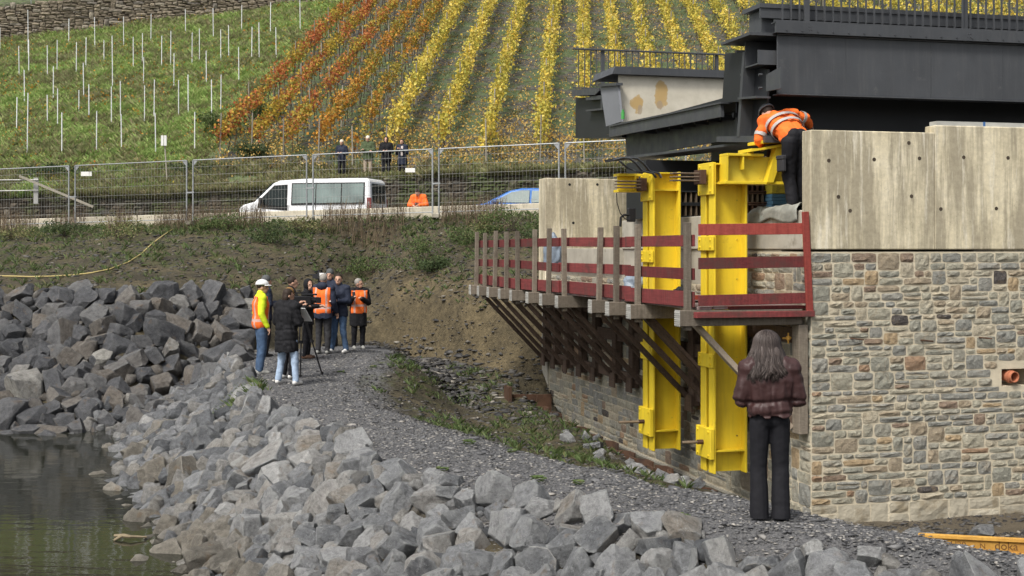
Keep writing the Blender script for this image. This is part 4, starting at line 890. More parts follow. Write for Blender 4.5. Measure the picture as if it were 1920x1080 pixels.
# ------------------------------------------------------------------ riprap: every rock that shows large is a thing
def rock_mesh(seed, fine=True):
    """quarried block: a box cut by random planes, edges chipped, faces roughened"""
    r = random.Random(seed); bm = bmesh.new(); bmesh.ops.create_cube(bm, size=2.)
    sx, sy, sz = r.uniform(.85, 1.25), r.uniform(.65, 1.), r.uniform(.55, .95)
    for v in bm.verts: v.co = Vector((v.co.x*sx, v.co.y*sy, v.co.z*sz))
    for i in range(r.randint(9, 14)):
        z = r.uniform(-1, 1); a = r.uniform(0, 2*math.pi); q = math.sqrt(1-z*z); nn = Vector((q*math.cos(a), q*math.sin(a), z))
        d = math.sqrt((nn.x*sx)**2+(nn.y*sy)**2+(nn.z*sz)**2)*r.uniform(.74, 1.06)
        bmesh.ops.bisect_plane(bm, geom=bm.verts[:]+bm.edges[:]+bm.faces[:], plane_co=nn*d, plane_no=nn, clear_outer=True)
        be = [e for e in bm.edges if e.is_boundary]
        if be: bmesh.ops.holes_fill(bm, edges=be, sides=0)
    bmesh.ops.remove_doubles(bm, verts=bm.verts, dist=.03)
    if fine:
        bmesh.ops.bevel(bm, geom=bm.edges[:], offset=.035, segments=1, profile=.5, affect='EDGES', clamp_overlap=True)
        bmesh.ops.triangulate(bm, faces=bm.faces[:]); bmesh.ops.subdivide_edges(bm, edges=[e for e in bm.edges if e.calc_length() > .22], cuts=1); bmesh.ops.triangulate(bm, faces=bm.faces[:])
        bmesh.ops.subdivide_edges(bm, edges=[e for e in bm.edges if e.calc_length() > .22], cuts=1)
    bmesh.ops.triangulate(bm, faces=bm.faces[:]); bmesh.ops.recalc_face_normals(bm, faces=bm.faces)
    for v in bm.verts:
        p = v.co; k = 1+(.10 if fine else .06)*(vnoise(p.x*2.1+seed*3, p.y*2.1+p.z*2.7)-.5)+(.07 if fine else 0)*(vnoise(p.x*6+seed, p.z*6+p.y*4.3)-.5); v.co = p*k
    m = bpy.data.meshes.new('rock'); bm.to_mesh(m); bm.free()
    k = max(max(abs(c) for c in v.co) for v in m.vertices)
    for v in m.vertices: v.co = v.co/k
    smooth(m, fine)
    if fine: m.set_sharp_from_angle(angle=R(22))
    return m
rock_pool = [rock_mesh(i) for i in range(20)]; rock_low = [rock_mesh(100+i, False) for i in range(8)]
for m in rock_pool: m.materials.append(m_rock)
shore_pool = [m.copy() for m in rock_pool]
for m in shore_pool: m.materials.clear(); m.materials.append(m_shorerock)
boulder_pool = [m.copy() for m in rock_pool]
for m in boulder_pool: m.materials.clear(); m.materials.append(m_boulder)
def place(cand, sizes, sep, seed):
    """dart throwing over candidate points, big ones first: rows of (x, y, r)"""
    r = np.random.default_rng(seed); cx, cy = cand; n0 = len(cx); X = np.zeros(n0); Y = np.zeros(n0); RR = np.zeros(n0); c = 0; i = 0
    for s0, s1, n in sizes:
        k = 0
        for _ in range(n*9):
            if k >= n or i >= n0: break
            x, y = cx[i], cy[i]; i += 1
            s = r.uniform(s0, s1)
            if c and np.min(np.hypot(X[:c]-x, Y[:c]-y)-sep*(RR[:c]+s)) < 0: continue
            X[c], Y[c], RR[c] = x, y, s; c += 1; k += 1
    return np.stack([X[:c], Y[:c], RR[:c]], 1)
def view_ok(x, y, z, m=110):
    px = 960+F*x/y; py = HZ-F*(z-CZ)/y; return (px > -m) & (px < 1920+m) & (py < 1080+m)
def reg_near(r, n):
    y = r.uniform(8.2, 31.5, n); x = r.uniform(-9.5, 6.5, n); dl = polyd(x, y, LE); dr = polyd(x, y, RE); ins = inside(x, y, LE+RE[::-1]); d = np.where(ins, -dl, np.where(dl < dr, dl, -9))
    lim = np.where(y < 24, .10-.34*np.maximum(0, vnoise(x*1.3+40, y*1.3)-.45), -.02); z = land(x, y, False)
    ok = (d > lim) & (d < 3.0) & (z > -1.62) & (y-Yb(x) < 1.) & view_ok(x, y, z); return x[ok], y[ok]
def reg_far(r, n):
    x = r.uniform(-17, -3.6, n); y = r.uniform(26, 36, n); s = y-Yb(x); top = 4.5+.5*vnoise(x*.8, 0*x+3.); px = 960+F*x/y
    ok = (s > -1.2) & (s < top) & ~((s < .6) & (x > -5.2)) & (px < 462) & view_ok(x, y, 0*x); return x[ok], y[ok]
_rr = np.random.default_rng(5)
far_r = place(reg_far(_rr, 60000), [(.31, .38, 12), (.21, .29, 180), (.14, .20, 340), (.06, .11, 500)], .70, 5)
near_r = place(reg_near(_rr, 120000), [(.20, .25, 40), (.13, .185, 640), (.09, .125, 700), (.05, .08, 420), (.03, .045, 200)], .70, 6)
def normal_at(x, y):
    e = .25; zx = (land(x+e, y, False)-land(x-e, y, False))/(2*e); zy = (land(x, y+e, False)-land(x, y-e, False))/(2*e); return Vector((-zx, -zy, 1)).normalized()
def keep_clear(x, y, s, z):
    t = z+s*1.05; px = 960+F*x/y; pt = HZ-F*(t-CZ)/y
    return not ((1330 < px < 1570 and pt < 988) or (px >= 1570 and pt < 1014) or (px > 1700 and pt < 1038))
def put_rocks(lst, pool, low, mat, name, lab, nmax, seed):
    r = random.Random(seed); lst = sorted([q for q in lst.tolist() if keep_clear(*q, float(land(q[0], q[1])))], key=lambda q: -q[2]/max(q[1], 1)); zz = land(np.array([q[0] for q in lst]), np.array([q[1] for q in lst]))
    acc = [[], []]; off = 0
    for i, (x, y, s) in enumerate(lst):
        m = pool[r.randrange(len(pool))]; nrm = normal_at(x, y); e = Euler((r.uniform(-.9, .9), r.uniform(-.9, .9), r.uniform(0, 6.3)))
        q = Vector((0, 0, 1)).rotation_difference(nrm) @ e.to_quaternion(); loc = Vector((x, y, float(zz[i])))+nrm*s*r.uniform(-.05, .42)
        sc = Vector((s*r.uniform(.95, 1.3), s*r.uniform(.9, 1.15), s*r.uniform(.85, 1.15)))*1.12
        if i < nmax:
            o = link(name, m, None); o.location = loc; o.rotation_euler = q.to_euler(); o.scale = sc; lb = lab(x, y, float(zz[i]))
            if 'pond' in lb[0] and 'pale' in lb[1] and float(zz[i]) < -.95: o.data = shore_pool[pool.index(m)]
            tag(o, lb[0], 'rock', lb[1])
        else:
            lm = low[r.randrange(len(low))]; V = np.empty(len(lm.vertices)*3); lm.vertices.foreach_get('co', V); V = V.reshape(-1, 3)*np.array(sc)
            V = V @ np.array(q.to_matrix()).T+np.array(loc); fv = np.empty(len(lm.loops), int); lm.loops.foreach_get('vertex_index', fv)
            acc[0].append(V); acc[1].append(fv.reshape(-1, 3)+off); off += len(V)
    if acc[0]:
        m = np_mesh('small_rocks', np.concatenate(acc[0]), np.concatenate(acc[1])); o = link(name+'_rubble', m, mat, None, None, 'stuff'); return o
def lab_near(x, y, z):
    py = HZ-F*(z-CZ)/y; px = 960+F*x/y
    if z < -.85: return ('pale rock at the waterline where the riprap meets the pond', 'pale rocks at the waterline')
    if py > 985 and px > 1250: return ('pale rock near the lower right picture corner, below the gravel path', 'pale rocks at the lower right')
    if py > 950: return ('large pale grey rock in the lowest foreground row of the riprap', 'pale rocks in the foreground')
    d = float(polyd(np.array([x]), np.array([y]), LE)[0])
    if d < .75: return ('pale grey rock at the top of the riprap right beside the gravel path', 'pale rocks at the path edge')
    if y > 19: return ('pale grey rock in the far part of the riprap below the group of people', 'pale rocks below the group')
    return ('broken pale grey rock in the middle of the near riprap slope', 'pale rocks in the middle of the slope')
def lab_far(x, y, z):
    if z < -.6: return ('dark boulder at the water edge of the far bank', 'dark boulders at the water edge')
    if z > .75: return ('dark boulder in the top row of the far bank under the bare earth', 'dark boulders in the top row')
    if 960+F*x/y > 330: return ('dark boulder in the pile just left of the group of people', 'dark boulders left of the group')
    return ('dark grey boulder in the middle of the far bank pile', 'dark boulders in the middle of the pile')
o = put_rocks(near_r, rock_pool, rock_low, m_rubble, 'quarry_rock', lab_near, 290, 1)
o['label'] = 'small pale rock rubble filling gaps between the riprap rocks'; o['category'] = 'rubble'
o = put_rocks(far_r, boulder_pool, rock_low, m_boulderrubble, 'boulder', lab_far, 190, 2)
o['label'] = 'small dark rubble filling gaps between the far bank boulders'; o['category'] = 'rubble'

# slate gravel on the path, chips on the slopes
tet = np.array([(-1, -.6, -.2), (1, -.5, -.25), (.3, .9, -.2), (-.7, .5, .25), (.6, -.1, .3)]); tetf = [(0, 2, 1), (0, 1, 4), (1, 2, 4), (2, 3, 4), (0, 3, 2), (0, 4, 3)]
def chips(n, region, smin, smax, seed, flat=.45, sink=.0, pw=3.):
    r = np.random.default_rng(seed); x, y = region(r, n); z = land(x, y); k = len(x); s = smin+(smax-smin)*r.random(k)**pw
    rot = rotmats(k, True, r); a = rotmats(k, False, r); sc = np.stack([s, s*(.5+.5*r.random(k)), s*flat*(.5+r.random(k))], 1)
    tilt = rotmats(k, False, r); tx = (r.random(k)-.5)*.7; tx2 = (r.random(k)-.5)*.7
    rx = np.stack([np.stack([np.ones(k), 0*tx, 0*tx], -1), np.stack([0*tx, np.cos(tx), -np.sin(tx)], -1), np.stack([0*tx, np.sin(tx), np.cos(tx)], -1)], 1)
    return scatter(tet, tetf, np.stack([x, y, z+s*.12], 1), sc, rx @ a)
def reg_path(r, n):
    y = 9.5+22*r.random(n*4)**1.5; x = -7+13*r.random(n*4); ins = inside(x, y, LE+RE[::-1]); dl, dr = polyd(x, y, LE), polyd(x, y, RE)
    ok = (ins | ((dr < .7*r.random(n*4)) & (dr < dl)) | ((dl < .9) & (dl < dr))); return x[ok][:n], y[ok][:n]
def reg_low(r, n):
    y = 12+20*r.random(n*4); x = -4+8*r.random(n*4); dl, dr = polyd(x, y, LE), polyd(x, y, RE); u = (x-CX)*ct+(y-CY)*st
    ok = (dr < dl) & ~inside(x, y, LE+RE[::-1]) & (u < -.75); return x[ok][:n], y[ok][:n]
def reg_bank(r, n):
    x = -16+18*r.random(n*3); y = Yb(x)+r.random(n*3)*(Yf(x)-Yb(x)); s = y-Yb(x); ok = (x > -4) | (s > 4.8); return x[ok][:n], y[ok][:n]
def reg_scree(r, n):
    x = -3.6+5*r.random(n*3); y = Yb(x)-3+r.random(n*3)*5.0; dr = polyd(x, y, RE); ok = ~inside(x, y, LE+RE[::-1]) & (r.random(n*3) < np.exp(-((x+2.1)/.9)**2-((y-26.8)/3.4)**2)+.05); return x[ok][:n], y[ok][:n]
def add_chips(A, name, mat, lab):
    off = 0; Vs = []; Fs = []
    for V, Fc in A: Vs.append(V); Fs.append(Fc+off); off += len(V)
    o = link(name, np_mesh(name, np.concatenate(Vs), np.concatenate(Fs)), mat, None, lab, 'stuff'); o['category'] = 'gravel'
A = [chips(80000, reg_path, .006, .035, 1), chips(900, reg_path, .03, .09, 2)]
def reg_foot(r, n):
    u = r.uniform(.0, 4., n); v = -2.8*r.random(n)**.7-.03; k = vnoise(u*2.3, v*2.3) > .36; u, v = u[k], v[k]; return CX+u*ct-v*st, CY+u*st+v*ct
B = [chips(5200, reg_foot, .012, .07, 8), chips(8000, reg_low, .01, .07, 3), chips(9000, reg_bank, .02, .10, 4), chips(5200, reg_scree, .03, .16, 5, .6, 0, 3.)]
add_chips(A, 'slate_gravel', m_shard, 'loose slate gravel scattered over the path')
add_chips(B, 'slate_scree', m_sharddark, 'dark slate chips lying on the earth bank and the low ground')
# rubble at the foot of the piles and stones lying in the mud
r = random.Random(4)
for i in range(26):
    v = r.uniform(.8, 7); c = A2W((-.95-r.random()*.5, v, 0)); s = r.uniform(.06, .13)
    o = link('trench_rock', rock_pool[r.randrange(16)], None); o.location = (c[0], c[1], float(land(c[0], c[1]))+s*.3); o.scale = (s*1.3, s, s*.9); o.rotation_euler = (r.random(), r.random(), r.random()*6); tag(o, 'small grey rock lying against the rusty sheet piles', 'rock', 'rocks along the sheet piles')
for k, (px, py, s, lab) in enumerate(((1188, 955, .10, 'small dark stone lying in the mud at the foot of the front stone wall'), (1712, 972, .10, 'dark lump of stone against the pale footing of the front stone wall'), (1738, 975, .07, 'smaller dark stone beside the lump at the wall footing'), (1845, 982, .13, 'pale flat stone at the wall foot above the yellow formwork beam'))):
    if k == 0: continue
    c = P(px, py, 16.6); o = link('wall_foot_stone', rock_pool[k], None); o.location = (c[0], c[1], float(land(c[0], c[1]))+s*.4); o.scale = (s*1.3, s, s*.8); tag(o, lab, 'stone')
c = G(1395, 935, -.05); o = link('flat_rock', rock_pool[9], None); o.location = (c[0]+.1, c[1]+.3, float(land(c[0]+.1, c[1]+.3))+.03); o.scale = (.26, .2, .12); tag(o, 'flat grey rock on the gravel beside the woman in maroon', 'rock')
# twig in the pond
c = G(232, 1012, -1.2); q = MB(); q.tube([(c[0]-.13, c[1]+.05, -1.16), (c[0], c[1], -1.15), (c[0]+.1, c[1]-.05, -1.15), (c[0]+.28, c[1]+.02, -1.17)], [.02, .028, .02, .012], 6); q.tube([(c[0]-.02, c[1], -1.15), (c[0]-.1, c[1]-.08, -1.19)], [.022, .015], 6)
single('driftwood_branch', 'short forked branch floating in the pond by the rocky shore', 'branch', q, m_twigp, c)
# ------------------------------------------------------------------ vineyard
LEAF = np.array([(-.5, 0, 0), (0, -.45, .12), (.5, 0, 0), (0, .55, .1)]); LEAFF = [(0, 1, 2), (0, 2, 3)]
def row_x(X0, y): return X0+.052*(y-62)
def vine_row(X0, y0, y1, mat, label, seed, dens=115, ls=.085, gaps=.25, h0=.75, h1=1.95, thick=.26):
    r = np.random.default_rng(seed); base = (row_x(X0, y0), y0, float(hillz2(row_x(X0, y0), y0)))
    t = T('vine_row', label, 'vine row', base, 'W', 'vine rows on the hillside')
    n = int((y1-y0)*dens); y = y0+(y1-y0)*r.random(n); hgt = r.beta(1.6, 1.5, n); gapn = vnoise(y*.55+seed*7, np.full(n, seed*3.3)); keep = (gapn > gaps) | (r.random(n) < .3)
    y = y[keep]; hgt = hgt[keep]; n = len(y)
    bulge = .55+1.0*vnoise(y*1.3+seed*5, hgt*2+seed); top = h1-.45*vnoise(y*.8+seed*11, np.full(n, 2.))
    x = row_x(X0, y)+r.normal(size=n)*thick*.62*bulge; z = hillz2(row_x(X0, y), y)+h0+(top-h0)*hgt
    V, Fc = scatter(LEAF, LEAFF, np.stack([x, y, z], 1)-np.array(base), ls*(.7+1.0*r.random(n)), rotmats(n, True, r))
    link('foliage', np_mesh('foliage', V, Fc), mat, t.e, None, 'stuff')
    q = MB(); ys_ = np.arange(y0+.4, y1, 1.15)
    for k, yy in enumerate(ys_):
        xx = row_x(X0, yy); zz = float(hillz2(xx, yy)); j = r.uniform(-.12, .12, 4)
        q.tube([(xx, yy, zz-.1), (xx+j[0], yy+j[1], zz+.5), (xx+j[2], yy+j[3], zz+.95), (xx+j[2]*1.5, yy+.35, zz+1.45)], [.028, .024, .018, .010], 5)
        for m in range(3): q.tube([(xx+j[0], yy+.1*m-.1, zz+.75), (xx+j[2]+r.uniform(-.12, .12), yy+r.uniform(-.5, .5), zz+1.2), (xx+r.uniform(-.2, .2), yy+r.uniform(-.6, .6), zz+1.85)], [.009, .007, .004], 3)
    t.part('stems', q, m_twig, kind='stuff')
    mesh = MB().tube([(0, 0, -.2), (0, 0, 1.)], .033, 6).mesh('post')
    for k, yy in enumerate(np.arange(y0, y1, 5.2)):
        yy = yy+r.uniform(-.3, .3); xx = row_x(X0, yy); o = link('post', mesh, m_post, t.e); o.location = (xx-base[0], yy-base[1], float(hillz2(xx, yy))-base[2]); o.scale = (1, 1, r.uniform(1.85, 2.15)); o.rotation_euler = (r.uniform(-.03, .03), r.uniform(-.03, .03), 0)
ORD = ['first', 'second', 'third', 'fourth', 'fifth', 'sixth', 'seventh', 'eighth', 'ninth', 'tenth', 'eleventh', 'twelfth', 'thirteenth', 'fourteenth', 'fifteenth', 'sixteenth', 'seventeenth', 'eighteenth', 'nineteenth', 'twentieth', 'twenty first', 'twenty second', 'twenty third', 'twenty fourth', 'twenty fifth']
for i, X0 in enumerate([-5.15, -2.95, -.85, 1.45, 3.35, 5.1, 6.85, 8.6, 10.35, 12.1, 13.9, 15.7, 17.6, 19.5, 21.4, 23.3, 25.2, 27.1, 29.0, 30.9, 32.8, 34.7]):
    vine_row(X0, 57.2+.5*(i % 2) if i < 5 else (64 if i < 13 else 74), 108, m_lyel, f'yellow leaved vine row running uphill, {ORD[i]} yellow row counted from the red rows', 20+i, dens=165 if i < 9 else 120, ls=.105, gaps=.18, thick=.265, h0=.6, h1=2.0)
for i, (X0, m) in enumerate([(-6.6, m_lora), (-8.15, m_lora), (-9.7, m_lred), (-11.25, m_lred), (-12.8, m_lred)]):
    vine_row(X0, 57.3+.4*i, 108, m, f'orange and red vine row running uphill, {ORD[i]} one counted from the yellow rows', 50+i, dens=150, ls=.102, gaps=.28, h0=.7, h1=1.9, thick=.27)

TUFT = []; TUFTF = []
_r = random.Random(3)
for k in range(6):
    a = _r.uniform(0, 6.28); l = _r.uniform(.5, .9); w = .055; ca, sa = math.cos(a), math.sin(a); h = _r.uniform(.6, 1.); b = len(TUFT)
    TUFT += [(-sa*w+ca*.05, ca*w+sa*.05, 0), (sa*w+ca*.05, -ca*w+sa*.05, 0), (ca*l*.45+sa*w*.7, sa*l*.45-ca*w*.7, h*.65), (ca*l, sa*l, h)]; TUFTF += [(b, b+1, b+2), (b, b+2, b+3)]
def tufts(x, y, z, s, r): return scatter(TUFT, TUFTF, np.stack([x, y, z], 1), s, rotmats(len(x), False, r))
def merge(lst):
    off = 0; Vs = []; Fs = []
    for V, Fc in lst: Vs.append(V); Fs.append(Fc+off); off += len(V)
    return np.concatenate(Vs), np.concatenate(Fs)
r = np.random.default_rng(31); n = 100000
y = 54.5+46*r.random(n)**1.25; x = -.40*y+(-.02*0+.40)*y*r.random(n)*.75; e = plot_edge(x, y)
d = ((x-WA[0])*(WB[1]-WA[1])-(y-WA[1])*(WB[0]-WA[0]))/math.hypot(WB[0]-WA[0], WB[1]-WA[1])
dens = vnoise(x*.9, y*.9)*.8+.45; ok = (r.random(n) > e) & (d > .2) & (r.random(n) < dens); x, y = x[ok], y[ok]
V, Fc = tufts(x, y, hillz2(x, y)-.02, .14+.30*r.random(len(x))**2*(vnoise(x*1.5, y*1.5)+.5), r)
o = link('grass', np_mesh('grass', V, Fc), m_grass, None, 'rough green grass covering the hillside plot of white stakes', 'stuff'); o['category'] = 'grass'
# weeds and brown young vines in the green plot
n = 12000; y = 54.3+46*r.random(n); x = -.40*y+.28*y*r.random(n); e = plot_edge(x, y); d = ((x-WA[0])*(WB[1]-WA[1])-(y-WA[1])*(WB[0]-WA[0]))/math.hypot(WB[0]-WA[0], WB[1]-WA[1]); ok = (r.random(n) > e) & (d > .2) & (vnoise(x*.8+50, y*.8) > .60); x, y = x[ok], y[ok]
V, Fc = scatter(LEAF, LEAFF, np.stack([x, y, hillz2(x, y)+.1+.6*r.random(len(x))**1.5], 1), .05+.08*r.random(len(x)), rotmats(len(x), True, r))
o = link('weeds', np_mesh('weeds', V, Fc), m_lora, None, 'brown and reddish young vine leaves among the grass', 'stuff'); o['category'] = 'weeds'
# fallen leaves between the rows, scrub at the foot of the rows
n = 40000; y = 55+48*r.random(n)**1.3; x = -13+33*r.random(n); ok = (r.random(n) < plot_edge(x, y)*(.25+1.1*vnoise(x*.7, y*.7))*np.where(x < -6.3, .16, 1.)*np.where(y < 70, 1, .6)); x, y = x[ok], y[ok]
V, Fc = scatter(LEAF*np.array([1, 1, .5]), LEAFF, np.stack([x, y, hillz2(x, y)+.03+.10*r.random(len(x))**2], 1), .055+.075*r.random(len(x)), rotmats(len(x), True, r))
o = link('fallen_leaves', np_mesh('fallen_leaves', V, Fc), m_lfall, None, 'yellow fallen vine leaves lying between the vine rows', 'stuff'); o['category'] = 'leaves'
n = 12000; y = 56.6+6*r.random(n)**1.2; x = -13+26*r.random(n); ok = vnoise(x*1.3+7, y) > .42; x, y = x[ok], y[ok]
V, Fc = scatter(LEAF, LEAFF, np.stack([x, y, hillz2(x, y)+.05+.9*r.random(len(x))**1.6], 1), .05+.07*r.random(len(x)), rotmats(len(x), True, r))
o = link('vine_scrub', np_mesh('vine_scrub', V, Fc), m_lfall, None, 'yellow leaf scrub along the foot of the vine rows', 'stuff'); o['category'] = 'undergrowth'
# greenery on top of the low road wall and dark soil tufts among the vines
n = 24000; x = -26+46*r.random(n); y = Yw(x)-.12+4.2*r.random(n)**1.9; ok = vnoise(x*.7+3, y*.7) > .33; x, y = x[ok], y[ok]
V1 = tufts(x, y, hillz2(x, y)-.03, .16+.34*r.random(len(x))**2, r)
n = 9000; y2 = 56+46*r.random(n); x2 = -13+33*r.random(n); ok = (vnoise(x2*.5+9, y2*.5) > .5) & (plot_edge(x2, y2) > .6); x2, y2 = x2[ok], y2[ok]; V2 = tufts(x2, y2, hillz2(x2, y2)-.02, .10+.16*r.random(len(x2)), r)
V, Fc = merge([V1, V2]); o = link('verge_grass', np_mesh('verge_grass', V, Fc), m_drygrass, None, 'dry olive grass along the wall top and between vine rows', 'stuff'); o['category'] = 'grass'

# white stakes in the green plot: pixel of the top, pixel of the foot
ST = [(0, 52, 98), (36, 86, 146), (54, 74, 141), (53, 18, 106), (89, 85, 145), (107, 75, 136), (129, 35, 82), (143, 79, 139), (161, 70, 130), (178, 32, 91), (195, 75, 116), (211, 67, 170), (232, 31, 90),
      (250, 69, 129), (267, 62, 120), (283, 26, 78), (303, 67, 125), (320, 58, 122), (348, 17, 67), (360, 61, 124), (374, 54, 115), (400, 15, 73), (414, 55, 119), (429, 47, 110), (453, 10, 63), (472, 50, 111), (486, 42, 110),
      (507, 4, 63), (518, 51, 114), (563, 0, 58), (387, 95, 158), (326, 100, 167), (269, 107, 164), (448, 88, 158), (157, 118, 185), (100, 124, 190), (46, 131, 193), (31, 182, 252), (51, 174, 294), (89, 178, 236), (108, 166, 238),
      (116, 211, 292), (148, 169, 212), (167, 158, 227), (181, 208, 288), (209, 162, 236), (226, 152, 220), (228, 214, 286), (271, 160, 234), (289, 149, 223), (292, 212, 292), (335, 150, 218), (353, 140, 215), (365, 210, 287), (397, 149, 226), (414, 140, 214)]
stm = MB().tube([(0, 0, -.25), (0, 0, 1)], .026, 6).mesh('vine_stake')
for px, pt, pb in ST:
    lo, hi = 54., 110.
    a = (px-960)/F
    for _ in range(40):
        mid = (lo+hi)/2; zz = float(hillz2(a*mid, mid)); py = HZ-F*(zz-CZ)/mid
        if py > pb: lo = mid
        else: hi = mid
    h = (pb-pt)*mid/F; o = link('vine_stake', stm, m_stake); o.location = (a*mid, mid, zz); o.scale = (1, 1, h); o.rotation_euler = (_r.uniform(-.02, .02), _r.uniform(-.012, .012), 0)
    tag(o, 'thin white stake standing in the green hillside plot', 'stake', 'white stakes in the green plot')

# leaf clumps and dry stalks: each bush a thing
def bush(px, py, D, w, h, mat, label, n, seed, ls=.035, twig=m_twig, nt=14, name='bush', cat='bush', zg=None, grp=None):
    r = np.random.default_rng(seed); c = P(px, py, D); z = zg(c[0], D) if zg else float(land(c[0], D)); t = T(name, label, cat, (c[0], D, z), 'W', grp)
    cl = r.normal(size=(7, 3))*np.array([w*.28, w*.22, h*.2])+np.array([0, 0, h*.5])
    k = r.integers(0, 7, n); p = cl[k]+r.normal(size=(n, 3))*np.array([w*.17, w*.15, h*.15]); p[:, 2] = np.abs(p[:, 2])
    V, Fc = scatter(LEAF, LEAFF, p, ls*(.6+.9*r.random(n)), rotmats(n, True, r))
    if n > 1: link('foliage', np_mesh('foliage', V, Fc), mat, t.e, None, 'stuff')
    q = MB()
    for i in range(nt):
        a = r.uniform(0, 6.28); e = (t.o[0]+math.cos(a)*w*.45*r.random(), t.o[1]+math.sin(a)*w*.35*r.random(), z+h*(.55+.5*r.random())); m = ((e[0]+t.o[0]*2)/3, (e[1]+2*t.o[1])/3, z+h*.4)
        q.tube([(t.o[0]+r.normal()*.08*w, t.o[1], z-.03), m, e], [.008, .006, .003], 3)
    t.part('twigs', q, twig, kind='stuff'); return t
for i, (px, py, D, w, h, m, lab, n) in enumerate([
    (222, 470, 39., 1.5, .8, m_drygrass, 'brown leafless bush on the bank below the fence by the yellow hose', 900), (120, 445, 40.5, .9, .45, m_bush, 'dark low bush at the bank edge under the left end of the fence', 900),
    (20, 480, 40, 1.1, .5, m_drygrass, 'olive brown scrub at the far left of the earth bank', 800), (500, 450, 37.5, 1.0, .75, m_bush, 'dark bush on the bank below the white van', 1300), (560, 425, 38.6, 1., .5, m_drygrass, 'dry bush at the fence foot under the white van', 700),
    (790, 470, 35, 1.15, .75, m_weed, 'green bush with fine twigs on the bank below the orange jacket', 1800), (815, 488, 34.4, .7, .42, m_bush, 'dark green bush low on the bank right of the twiggy bush', 1300), (870, 440, 35.5, .9, .5, m_weed, 'leafy green weeds on the bank below the blue car', 1300),
    (960, 420, 36, 1.2, .55, m_weed, 'green bush at the top of the bank left of the wing wall', 1600), (1000, 440, 34.2, .6, .5, m_bush, 'dark bush against the concrete wing wall', 1000), (905, 425, 36, .6, .55, m_drygrass, 'dry brown plant at the bank top under the blue car', 400), (700, 430, 37.3, 1.6, .4, m_weed, 'low green weeds along the fence foot behind the group', 1300), (430, 425, 39.4, 1.4, .4, m_weed, 'low green weeds at the fence foot left of the van', 1200)]):
    bush(px, py, D, w, h, m, lab, n, 100+i, ls=.04)
for i, (px, py, D, w, h, lab) in enumerate([(455, 740, 22.8, .8, .5, 'green grass clump on the rocks at the feet of the woman with the clipboard'), ]):
    r = np.random.default_rng(300+i); c = P(px, py, D); t = T('grass_clump', lab, 'grass clump', (c[0], D, float(land(c[0], D)))); n = 170; x = c[0]+r.normal(size=n)*w*.22; y = D+r.normal(size=n)*w*.5
    V, Fc = tufts(x, y, land(x, y)-.02, .08+.16*r.random(n), r); link('blades', np_mesh('blades', V-np.array(t.o), Fc), m_weed, t.e, None, 'stuff')
# shrubs at the edge of the green plot and along the wall top
for i, (px, D, w, h, m, lab) in enumerate([(415, 63, 1.7, 1.0, m_weed, 'blue green bush at the edge of the grass plot beside the orange rows'), (500, 66, 1.6, .8, m_weed, 'green bush higher up the grass plot edge beside the red rows'), (470, 59, 1.3, .6, m_bush, 'dark bush below the first orange vines'), (350, 57, 1.6, .5, m_bush, 'low dark bush on the wall top right of the white signpost'), (90, 57, 2.2, .7, m_bush, 'dark green bush at the lower left corner of the grass plot')]):
    bush(px, 300, D, w, h, m, lab, 1500, 400+i, ls=.085, zg=lambda X, Y: float(hillz2(X, Y)))
# weeds on the low ground and bank
r = np.random.default_rng(77)
def wreg(n, f):
    x = -16+18.5*r.random(n); y = 12+31*r.random(n); return f(x, y)
def f1(x, y):
    dl, dr = polyd(x, y, LE), polyd(x, y, RE); u = (x-CX)*ct+(y-CY)*st; ok = (dr < dl) & ~inside(x, y, LE+RE[::-1]) & (u < -.9) & (y-Yb(x) < .8) & (vnoise(x*1.1+4, y*.8) > .40) & (dr > .4); return x[ok], y[ok]
def f2(x, y):
    s = y-Yb(x); sp = Yf(x)-Yb(x); ok = (s > np.where(x > -3, 2.2, 5)) & (y < Yf(x)+.4) & (r.random(len(x)) < np.where(sp-s < 1.8, .9, .16+.30*(vnoise(x*.9, y*.9) > .62))); return x[ok], y[ok]
x, y = wreg(26000, f1); x2, y2 = wreg(34000, f2)
sz = np.concatenate([.05+.12*r.random(len(x))**2, .06+.16*r.random(len(x2))**2]); x = np.append(x, x2); y = np.append(y, y2)
V, Fc = tufts(x, y, land(x, y)-.01, sz, r); o = link('weeds', np_mesh('weeds', V, Fc), m_weed, None, 'green weeds growing on the low ground and along the bank top', 'stuff'); o['category'] = 'weeds'
m_stalk = mk_leaf('dry_stalk', [(0, (.10, .07, .05)), (.5, (.17, .125, .085)), (.8, (.26, .20, .13)), (1, (.09, .10, .05))])
# tall dry stalks in front of the cream barrier
n = 5200; x = -17+18.5*r.random(n); y = Yf(x)-.9+1.7*r.random(n); k = vnoise(x*1.7, y*0+3) > .36; x, y = x[k], y[k]; n = len(x); zz = land(x, y)
STK = np.array([(-.010, 0, 0), (.010, 0, 0), (.05, .02, .55), (.035, .02, .55), (.13, .05, 1.)]); STF = [(0, 1, 2), (0, 2, 3), (3, 2, 4)]
V1 = scatter(STK, STF, np.stack([x, y, zz-.02], 1), .25+.6*r.random(n), rotmats(n, False, r)); k = r.integers(0, n, 5200)
V2 = scatter(LEAF, LEAFF, np.stack([x[k]+r.normal(size=5200)*.05, y[k]+r.normal(size=5200)*.05, zz[k]+.1+.45*r.random(5200)], 1), .018+.022*r.random(5200), rotmats(5200, True, r))
V, Fc = merge([V1, V2]); o = link('dry_weeds', np_mesh('dry_weeds', V, Fc), m_stalk, None, 'tall dry weed stalks standing in front of the cream road barrier', 'stuff'); o['category'] = 'weeds'
